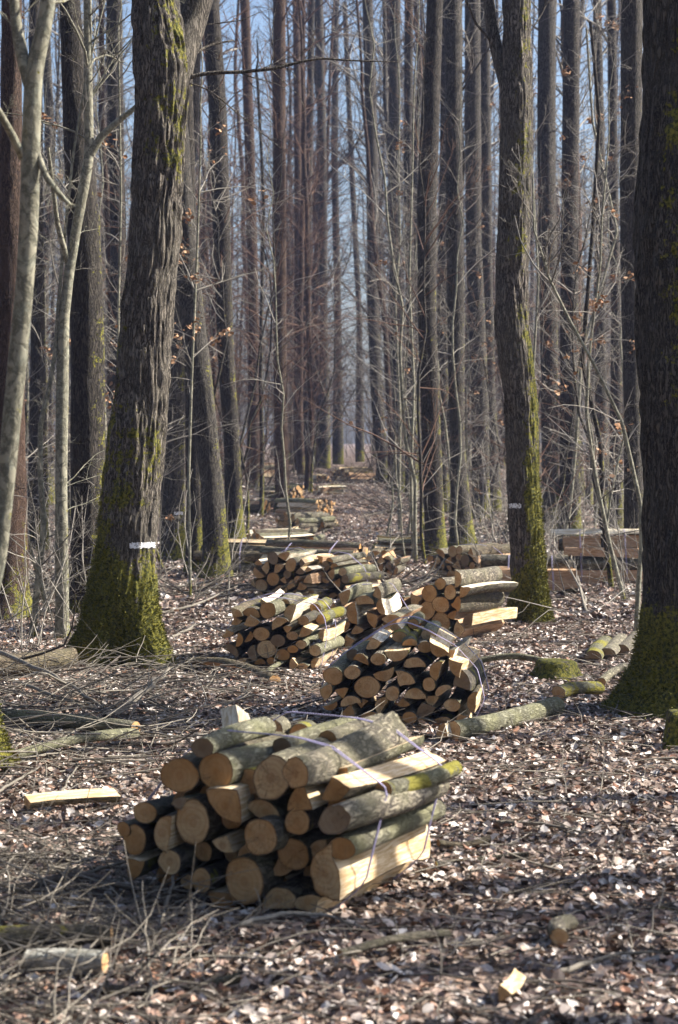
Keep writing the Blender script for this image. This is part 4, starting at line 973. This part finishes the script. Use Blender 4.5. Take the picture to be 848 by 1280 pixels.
dome = lambda t: 1 - .45 * abs(t) ** 2.2
slant = lambda t: .78 + .22 * t - .2 * abs(t) ** 3
pile('firewood_bundle', 'split-wood bundle squeezed between the two middle bundles, pale wedges on top', (452, 812), 12, w=.78, h=.62, seed=8, shapes='HQQW', prof=dome, top_white=.8, straps=(.5,), rl=(.06, .10))
pile('firewood_bundle', 'tall split-wood bundle with mossy logs at its right, left of the track', (352, 752), 22, w=.88, h=.62, seed=9, shapes='HQQWR', prof=dome, top_white=.3, straps=(.4,), rl=(.045, .085))
pile('firewood_bundle', 'split-wood bundle with one orange log end behind the tall left one', (405, 752), 26, w=.7, h=.58, seed=10, shapes='HQWR', prof=dome, top_white=.7, straps=(.5,), rl=(.045, .085))
pile('firewood_bundle', 'large bundle with bright split flanks right of the track beside the mossy oak', (536, 797), 34, w=1.1, h=.68, L=.88, seed=11, shapes='HQQWR', prof=lambda t: .62 + .38 * t * (t > 0) + .2 * t * (t < 0) + .18 * (1 - t * t), top_white=.75, straps=(), rl=(.06, .105))
pile('firewood_bundle', 'small round-ended bundle with white split flank behind the large right one', (572, 727), 38, w=1.05, h=.52, seed=12, shapes='HRRQW', prof=dome, top_white=.8, straps=(.5,), rl=(.05, .085))
pile('firewood_bundle', 'long sideways bundle with log ends facing right across the track', (450, 738), -64, w=.8, h=.62, seed=13, shapes='QWR', prof=dome, L=1.35, top_white=.0, straps=(.3, .95), rl=(.05, .085))
pile('firewood_bundle', 'sideways mossy bundle hidden behind the long one at its left', (340, 716), -78, w=.75, h=.5, seed=14, shapes='QRRW', prof=dome, L=1.1, straps=(.4,), rl=(.05, .08))
pile('firewood_bundle', 'loose low bundle right of the long sideways one', (468, 724), 6, w=.8, h=.42, seed=15, shapes='QWH', prof=dome, rl=(.045, .075))
pile('firewood_bundle', 'small dark-ended heap in front of the split-wood pile on the track', (362, 688), 10, w=.95, h=.38, seed=16, shapes='QHRW', prof=dome, rl=(.045, .08))
pile('firewood_bundle', 'white split wood heaped against the mossy-flanked trunk at left', (318, 692), 60, w=.9, h=.42, seed=17, shapes='HQW', prof=dome, top_white=1., rl=(.05, .09))
pile('firewood_bundle', 'small pile on the track with one white split log at its right foot', (360, 665), 48, w=.85, h=.42, seed=18, shapes='RQHR', prof=dome, top_white=.5, rl=(.05, .08))
pile('firewood_bundle', 'flat-topped split bundle right of the brown straight trunk', (407, 646), -55, w=.8, h=.42, seed=19, shapes='QW', L=1.2, top_white=.5, rl=(.045, .075))
pile('firewood_bundle', 'small bright pile just behind the brown straight trunk', (373, 630), -50, w=.6, h=.5, seed=20, shapes='QWR', L=1., rl=(.05, .08))
pile('firewood_bundle', 'low orange-ended bundle left of the dark straight sapling', (337, 642), -60, w=.6, h=.34, seed=21, shapes='QWR', L=1.4, rl=(.05, .08))
pile('firewood_bundle', 'far split-wood heap lying in the middle of the clearing', (425, 600), 55, w=1.2, h=.45, seed=22, shapes='HQW', prof=dome, top_white=.8, L=1.2, rl=(.06, .1))
pile('firewood_bundle', 'far pale pile at the left side of the clearing', (313, 598), 70, w=1.2, h=.5, seed=23, shapes='HQW', prof=dome, top_white=.8, L=1.2, rl=(.06, .1))

for px_, py_, ax_, w_, lb_ in [(432, 592, 30, .8, 'far pale offcuts at the crest of the lane'), (404, 603, -40, .7, 'small scatter of split wood left of the far heap'), (398, 618, 60, .8, 'low split-wood scatter between the straight trunk and the crest'), (345, 622, -30, .7, 'little split pile half hidden left of the brown trunk'), (388, 664, 20, .7, 'pale offcuts lying right of the small track pile')]:
    pile('split_wood_heap', lb_, (px_, py_), ax_, w=w_, h=.26, seed=int(px_), shapes='HQW', prof=dome, top_white=.9, L=.8, rl=(.05, .08), cat='wood heap', jit=14.)
# timber bundles at right (long split beams seen side-on)
def beam_bundle(label, base, axis, L, rows_, seed, straps):
    rg = np.random.default_rng(seed); O = G(*base); th = math.radians(axis); wv = np.array([math.sin(th), math.cos(th), 0]); uv = np.array([math.cos(th), -math.sin(th), 0])
    root = empty('timber_bundle', tuple(O), label, 'timber bundle'); circ = []
    for (u_, v_, r_, sh, roll, b_, s_, off, ll) in rows_:
        me = log_mesh(sh, r_, ll, rg, LB[b_], M['end'], M[s_], bend=.006, taper=0., nz=12, rough=2.4); loc = uv * u_ + wv * off
        o = new_obj('beam', me, root, (loc[0], loc[1], v_)); o.rotation_euler = log_matrix(axis, rg.normal(0, .8), roll, rg.normal(0, 2.)); circ.append((u_, v_, r_ * .9))
    for s_ in straps: add_strap(root, circ, axis, s_, L, rg, r=.0035)
beam_bundle('reddish split timber bundle tied with twine behind the mossy oak', (722, 743), -86, 1.2,
   [(-.03, .19, .19, 'Q', 225, 1, 'splitr',0, 1.2), (-.0, .42, .08, 'R', 0, 0, 'splitr', .12, 1.1), (.28, .15, .12, 'H', 0, 1, 'splitr', .05, 1.15), (.26, .36, .10, 'Q', 20, 3, 'splitr', .05, 1.1), (-.1, .06, .07, 'W', 90, 1, 'splitr', .0, 1.1), (.5, .12, .11, 'R', 0, 3, 'splitr', .05, 1.1)], 31, (.3, .85))
beam_bundle('larger reddish timber bundle stacked behind the first, nearer the right edge', (818, 729), -88, 1.9,
   [(-.04, .09, .10, 'H', 268, 1, 'splitr', 0, 1.35), (-.01, .27, .085, 'R', 0, 0, 'split', .12, 1.2), (-.05, .42, .08, 'Q', 225, 1, 'splitr', -.06, 1.3), (0, .57, .075, 'H', 262, 1, 'splitr', .1, 1.15), (-.03, .69, .05, 'W', 180, 1, 'splitw', .02, 1.4),
    (.2, .10, .11, 'H', 0, 3, 'splitr', .05, 1.25), (.2, .32, .11, 'Q', 0, 3, 'splitr', .1, 1.2), (.2, .52, .09, 'R', 0, 0, 'splitr', .1, 1.2), (.42, .14, .12, 'R', 0, 3, 'splitr', 0., 1.3)], 32, (.4, 1.0))
pile('firewood_bundle', 'pale sideways bundle between the track and the straight dark trunk', (530, 695), -88, w=.6, h=.36, L=.8, seed=33, shapes='HQ', prof=dome, top_white=.7, rl=(.06, .09))

# ------------------------------------------------------------------ loose logs, stumps, branches
lone_log('fallen_log', 'pale green-barked log on the leaves right of the second bundle', 'log', (566, 929), (696, 897), .062, 'R', 0, 2, taper=.1, rough=1.2, end='end')
lone_log('split_billet', 'white split wedge at the left end of the pale green log', 'firewood', (552, 930), (580, 922), .06, 'Q', 60, 1, 'splitw')
lone_log('split_plank', 'orange-yellow split plank left of the near bundle', 'firewood', (34, 1020), (146, 1011), .05, 'H', 165, 1, 'split', rough=1.8, lift=.07, bend=.002)
lone_log('fallen_log', 'short birch-white log cut end left in the bottom left corner', 'log', (34, 1226), (132, 1228), .042, 'R', 0, 5, rough=.5, lift=.075, bend=.003)
lone_log('fallen_log', 'dark mossy log lying just above the birch log', 'log', (140, 1192), (-30, 1200), .048, 'R', 0, 3, taper=.2)
lone_log('fallen_log', 'long grey mossy trunk lying across at far left behind the near bundle', 'log', (170, 925), (-60, 905), .055, 'R', 0, 2, taper=.1, bend=.03)
lone_log('fallen_log', 'green-grey log lying left in front of the big oak', 'log', (168, 930), (18, 958), .045, 'R', 0, 2, taper=-.3, bend=.05)
lone_log('fallen_log', 'thick bark-brown limb lying at the foot of the big oak', 'log', (90, 836), (-40, 852), .09, 'R', 0, 1, bend=.04, taper=.1)
lone_log('fallen_log', 'split orange-brown log piece just right of the big oak foot', 'log', (238, 836), (345, 860), .05, 'H', 20, 1, 'splitr', rough=2., bend=.03)
lone_log('fallen_log', 'crooked peeled branch on the ground before the round-ended bundle', 'log', (330, 850), (412, 822), .022, 'R', 0, 2, bend=.04)
lone_log('fallen_log', 'greenish thin log lying in the leaves right of the big bundle', 'log', (590, 836), (692, 838), .028, 'R', 0, 2, bend=.03)
lone_log('fallen_log', 'brown cut stick lying right of the near bundle', 'log', (548, 1066), (612, 1060), .020, 'R', 0, 1)
lone_log('fallen_log', 'dark pole lying flat right of the near bundle', 'log', (545, 1092), (660, 1080), .016, 'R', 0, 3, bend=.03)
lone_log('fallen_log', 'mossy green pole half buried low in the foreground', 'log', (425, 1208), (560, 1182), .020, 'R', 0, 3, bend=.012)
lone_log('fallen_log', 'thin dark pole lying in the bottom foreground', 'log', (130, 1252), (300, 1238), .02, 'R', 0, 3, bend=.04)
lone_log('fallen_log', 'pale knotty chunk standing in the leaves near the bottom right', 'log', (700, 1190), (712, 1172), .035, 'R', 0, 0, rough=2.5)
lone_log('fallen_log', 'weathered wood chip in the leaves bottom centre', 'log', (628, 1262), (646, 1240), .03, 'W', 90, 1, rough=.8, bend=.002)
lone_log('fallen_log', 'mossy green half-log on the leaves left of the right edge oak', 'log', (698, 878), (748, 872), .055, 'R', 0, 4, rough=1.5)
lone_log('fallen_log', 'grey bent limb leaning to the foot of the right edge oak', 'log', (752, 862), (780, 842), .035, 'R', 0, 0)
for i, (a_, b_, lb) in enumerate([((742, 832), (757, 812), 'left block of a short row of grey mossy cut blocks'), ((758, 828), (776, 808), 'middle block of a short row of grey mossy cut blocks'), ((776, 824), (794, 806), 'right block of a short row of grey mossy cut blocks')]):
    lone_log('cut_block', lb, 'firewood', a_, b_, .07, 'H', 8 * i, 4 if i == 0 else 0, 'splitw', rough=1.2, end='endold')

def stump(label, px, py, r, h, seed, cat='stump'):
    rg = np.random.default_rng(seed); O = G(px, py); z = np.array([-.1, 0, h * .3, h * .6, h * .85, h, h * 1.02, h * 1.0]); rr_ = r * np.array([1.5, 1.35, 1.12, 1.02, .98, .86, .45, .02])
    V, Q, A, ZA = trunk_arrays(np.zeros(8), np.zeros(8), rr_, z, 40, rg, .012, 16, .2, .1, seed, .25)
    a = Acc(); a.add(V, Q); me = a.mesh('tree_stump', [M['oak']], attrs={'moss': np.clip(fbm(np.cos(A) * 2, np.sin(A) * 2, ZA * 4, 2) * 1.2 - .3, 0, 1)})
    o = new_obj('tree_stump', me); o.location = tuple(O); tag(o, label, cat); return o
stump('low rotten stump with moss patch on the leaves left of the cut blocks', 694, 846, .17, .14, 3)
stump('mossy stump cut by the right edge in front of the heavy oak', 850, 935, .10, .24, 4)
stump('small moss cushion stump behind the long sideways bundle', 478, 690, .16, .14, 6)
stump('low bright mossy stump in the far clearing', 415, 612, .3, .15, 7)

def ground_branch(label, pts, r, rg, side=6, mat='dead', lift=.03, group=None, name='fallen_branch'):
    """branch lying on the ground following picture points; optional third value = height above ground"""
    P = []
    for q in pts:
        g = G(q[0], q[1]); P.append(g + np.array([0, 0, (q[2] if len(q) > 2 else lift)]))
    P = np.array(P); t = np.linspace(0, 1, len(P)); T = np.linspace(0, 1, 16); P = np.stack([np.interp(T, t, P[:, i]) for i in range(3)], -1)
    for _ in range(2): P[1:-1] = (P[:-2] + 2 * P[1:-1] + P[2:]) / 4
    P[:, :2] += rg.normal(0, r * .5, (16, 2)); P[:, 2] = np.maximum(P[:, 2], hz(P[:, 0], P[:, 1]) + r * .7 + .02)
    O = P[0].copy(); P = P - O; R = r * np.linspace(1, .35, 16) * rg.uniform(.9, 1.12, 16)
    a = Acc(); a.add(*tubes(P[None], R[None], 8)); L = float(np.linalg.norm(P[-1]))
    c_ = P[0]; 
    if side:
        P2, R2, l2 = grow(P[None], R[None], side, .1, .95, L * .35, 6, rg, .7, .12, .012, .2, .002); a.add(*tubes(P2, R2, 5))
        P3, R3, _ = grow(P2, R2, 3, .2, .95, l2 * .5, 4, rg, .7, .05, .010, .2, .0015); a.add(*tubes(P3, R3, 4))
    o = new_obj(name, a.mesh(name, [M[mat]])); o.location = tuple(O); return tag(o, label, 'branch', group)
rg = np.random.default_rng(77)
GB = [
 ('long pale branch running down to the right in front of the big oak', [(-10, 850, .25), (60, 872, .2), (110, 890, .12), (150, 906, .04)], .022, 5, 'dead'),
 ('second pale branch lying below the long one at far left', [(28, 880, .15), (90, 895, .1), (150, 905, .04), (200, 880, .2)], .016, 5, 'dead'),
 ('dark branch angling up between the pale ones at far left', [(60, 895), (110, 870, .1), (150, 850, .2)], .018, 4, 'twigd'),
 ('grey forked branch lying left of the big bundle top', [(130, 905), (180, 890, .15), (215, 868, .2)], .03, 4, 'dead'),
 ('dark branch on the leaves just behind the near bundle at left', [(155, 935), (200, 938, .04), (245, 930, .05)], .015, 3, 'twigd'),
 ('thin curved yellowish branch above the split plank', [(72, 1010), (85, 985, .05), (110, 962, .1)], .009, 2, 'dead'),
 ('whitish branch at the left edge under the mossy foot', [(-10, 1005, .05), (30, 992, .1), (50, 980, .1)], .011, 4, 'dead'),
 ('long dark mossy branch before the near bundle foot', [(20, 1128, .06), (100, 1120, .1), (170, 1135, .08), (230, 1130, .06)], .022, 8, 'twigd'),
 ('pale dead branch with stubby end left of the near bundle foot', [(0, 1118, .03), (90, 1120, .08), (150, 1112, .12), (186, 1112, .14)], .011, 6, 'dead'),
 ('cluster of short cut twigs rising before the near bundle', [(200, 1170, .02), (215, 1140, .12), (222, 1120, .2), (262, 1105, .3)], .009, 7, 'dead'),
 ('green curving branch along the foreground under the near bundle', [(300, 1168, .04), (350, 1160, .06), (410, 1158, .05), (460, 1170, .02)], .012, 6, 'twig'),
 ('grey fork of dead twigs at bottom left', [(125, 1150, .02), (160, 1170, .1), (190, 1195, .05)], .009, 5, 'dead'),
 ('upright dead twig at the bottom left corner', [(190, 1270, .0), (186, 1230, .1), (180, 1180, .25)], .007, 4, 'dead'),
 ('long bare branch lying across the bottom right', [(700, 1225), (770, 1205, .04), (860, 1200, .04)], .012, 5, 'dead'),
 ('thin branch lying in shade at bottom right', [(640, 1240), (700, 1235, .03), (780, 1245, .03)], .009, 5, 'twigd'),
 ('pale crooked branch in the leaves right of the near bundle', [(620, 1035), (680, 1040, .04), (740, 1050, .03)], .014, 4, 'dead'),
 ('arching twig in front of the second bundle', [(430, 900, .02), (470, 900, .12), (505, 890, .2), (520, 880, .25)], .008, 4, 'dead'),
 ('leaning dead pole with pale bark before the mossy oak', [(735, 770, 0), (722, 745, .25), (708, 720, .5)], .022, 2, 'dead'),
 ('long thin branches reaching to the cut blocks', [(640, 745, .05), (690, 785, .2), (740, 800, .25), (790, 790, .5)], .010, 8, 'twig'),
 ('curved pale twig leaning on the mossy oak foot', [(672, 778, 0), (655, 770, .1), (648, 745, .4)], .009, 1, 'dead'),
 ('brown branch lying on the slope at left behind the left bundle', [(200, 770, .02), (250, 765, .1), (300, 745, .15)], .02, 7, 'dead'),
 ('tangled grey branch beside the trunk with leaning flank', [(215, 800, .02), (250, 790, .1), (290, 800, .05)], .016, 8, 'dead'),
 ('whitish fork lying left of the leaning trunk foot', [(285, 760, .0), (288, 735, .3), (300, 700, .9)], .012, 5, 'dead'),
 ('dead branch hanging over the low dark bundle', [(470, 725, .0), (495, 700, .4), (520, 705, .5), (535, 680, .9)], .014, 8, 'dead'),
 ('pale twiggy branch beside the grey trunk foot', [(640, 690, .0), (612, 660, .5), (600, 620, 1.4)], .02, 5, 'dead'),
 ('leaning pale pole under the grey trunk', [(625, 705, 0), (610, 670, .7), (595, 610, 2.0)], .02, 3, 'dead'),
 ('stick lying at the foot of the right edge oak', [(812, 880, .05), (835, 888, .05), (860, 893, .04)], .022, 1, 'dead'),
 ('small white twig before the right edge oak foot', [(765, 902, .01), (775, 890, .1)], .010, 0, 'dead'),
]
for lb, pts, r, sd, mt in GB: ground_branch(lb, pts, r, rg, sd, mt)

# felled crowns (brush) beside the track
def brush(label, px, py, n, L, hgt, seed, mat='twigd'):
    rg = np.random.default_rng(seed); O = G(px, py); a = Acc(); P = np.zeros((n, 7, 3)); P[:, 0] = np.stack([rg.normal(0, L * .35, n), rg.normal(0, L * .8, n), rg.uniform(.0, .1, n)], -1)
    yaw = rg.uniform(-.9, .9, n) + (rg.uniform(size=n) < .35) * np.pi; d = np.stack([np.cos(yaw), np.sin(yaw), rg.uniform(.0, .55, n)], -1)
    for j in range(1, 7):
        d = d + rg.normal(size=(n, 3)) * .15; d /= np.linalg.norm(d, axis=1, keepdims=True); P[:, j] = P[:, j - 1] + d * L * hgt / 6
    R = rg.uniform(.008, .022, n)[:, None] * np.linspace(1, .3, 7)[None]; gx = P[..., 0] + O[0]; gy = P[..., 1] + O[1]; P[..., 2] = np.maximum(P[..., 2], hz(gx, gy) - O[2] + .02)
    a.add(*tubes(P, R, 5)); P2, R2, l2 = grow(P, R, 6, .15, .98, L * hgt * .35, 5, rg, .7, .15, .011, .2, .003); a.add(*tubes(P2, R2, 3)); P3, R3, _ = grow(P2, R2, 4, .2, .98, l2 * .5, 4, rg, .7, .1, .01, .2, .0025); a.add(*tubes(P3, R3, 3))
    o = new_obj('brush_heap', a.mesh('brush_heap', [M[mat]])); o.location = tuple(O); tag(o, label, 'brush')
brush('dark heap of felled branches on the slope right of the track', 520, 640, 34, 1.5, 1.3, 1)
brush('low heap of grey brushwood right of the far clearing', 470, 605, 30, 2.0, 1.2, 2)
brush('brown brushwood lying left of the far piles', 335, 612, 20, 1.8, 1.0, 3)
brush('brushwood heap between the right trunk pair and the timber bundles', 640, 672, 26, 1.5, 1.1, 4, 'twig')
brush('brushwood piled left behind the pale beech foot', 30, 752, 26, 1.0, 1.1, 5, 'twig')
brush('sparse brushwood just left of the leaning trunk', 235, 745, 18, .9, 1.0, 6, 'dead')
brush('scattered brushwood before the straight dark trunk', 490, 735, 16, .8, .8, 7, 'dead')

# ------------------------------------------------------------------ haze
me = bpy.data.meshes.new('haze')
X0, X1, Ya, Yb_, Z0, Z1 = -360, 360, -75, 380, -1.6, 36
vs = [(x, y, z) for x in (X0, X1) for y in (Ya, Yb_) for z in (Z0, Z1)]
me.from_pydata(vs, [], [(0, 1, 3, 2), (4, 6, 7, 5), (0, 4, 5, 1), (2, 3, 7, 6), (0, 2, 6, 4), (1, 5, 7, 3)])
hm = bpy.data.materials.new('haze'); hm.use_nodes = True; t = hm.node_tree; t.nodes.clear()
out = t.nodes.new('ShaderNodeOutputMaterial'); pv = t.nodes.new('ShaderNodeVolumePrincipled')
pv.inputs['Color'].default_value = (.50, .60, 1.0, 1); pv.inputs['Density'].default_value = .0005; pv.inputs['Anisotropy'].default_value = .2
t.links.new(pv.outputs[0], out.inputs['Volume']); me.materials.append(hm)
tag(new_obj('haze', me), 'thin pale blue haze between the trees', 'haze', kind='stuff')

# ------------------------------------------------------------------ light, sky, camera
AZ, EL = math.radians(79), math.radians(38)
sd = Vector((math.sin(AZ) * math.cos(EL), math.cos(AZ) * math.cos(EL), math.sin(EL)))
L_ = bpy.data.lights.new('sun', 'SUN'); L_.energy = 5.0; L_.angle = math.radians(.5); L_.color = (1, .94, .85)
lo = bpy.data.objects.new('sun', L_); COL.objects.link(lo); lo.rotation_euler = sd.to_track_quat('Z', 'Y').to_euler(); lo.location = (30, 20, 40)
W = bpy.data.worlds.new('World'); SC.world = W; W.use_nodes = True; t = W.node_tree; t.nodes.clear()
wo = t.nodes.new('ShaderNodeOutputWorld'); bg = t.nodes.new('ShaderNodeBackground'); sk = t.nodes.new('ShaderNodeTexSky')
sk.sky_type = 'NISHITA'; sk.sun_disc = False; sk.sun_elevation = EL; sk.sun_rotation = AZ; sk.air_density = 1.0; sk.dust_density = 2.6; sk.ozone_density = 3.5
bg.inputs['Strength'].default_value = .08; t.links.new(sk.outputs[0], bg.inputs[0]); t.links.new(bg.outputs[0], wo.inputs[0])

cd = bpy.data.cameras.new('camera'); cam = bpy.data.objects.new('camera', cd); COL.objects.link(cam); SC.camera = cam
cam.location = (0, 0, CAMZ); cam.rotation_euler = (math.radians(90) - PITCH, 0, 0)
cd.sensor_fit = 'VERTICAL'; cd.sensor_height = 24.; cd.lens = F / 1280 * 24.; cd.clip_end = 1500; cd.clip_start = .1
cd.dof.use_dof = True; cd.dof.focus_distance = 16.; cd.dof.aperture_fstop = 2.6
vs_ = SC.view_settings; vs_.view_transform = 'Standard'; vs_.look = 'None'; vs_.gamma = 1; vs_.exposure = 1.38; vs_.use_curve_mapping = False
cy = SC.cycles; cy.max_bounces = 4; cy.diffuse_bounces = 1; cy.glossy_bounces = 1; cy.transparent_max_bounces = 4; cy.volume_bounces = 0; cy.use_denoising = True
cy.use_adaptive_sampling = True; cy.adaptive_threshold = .02
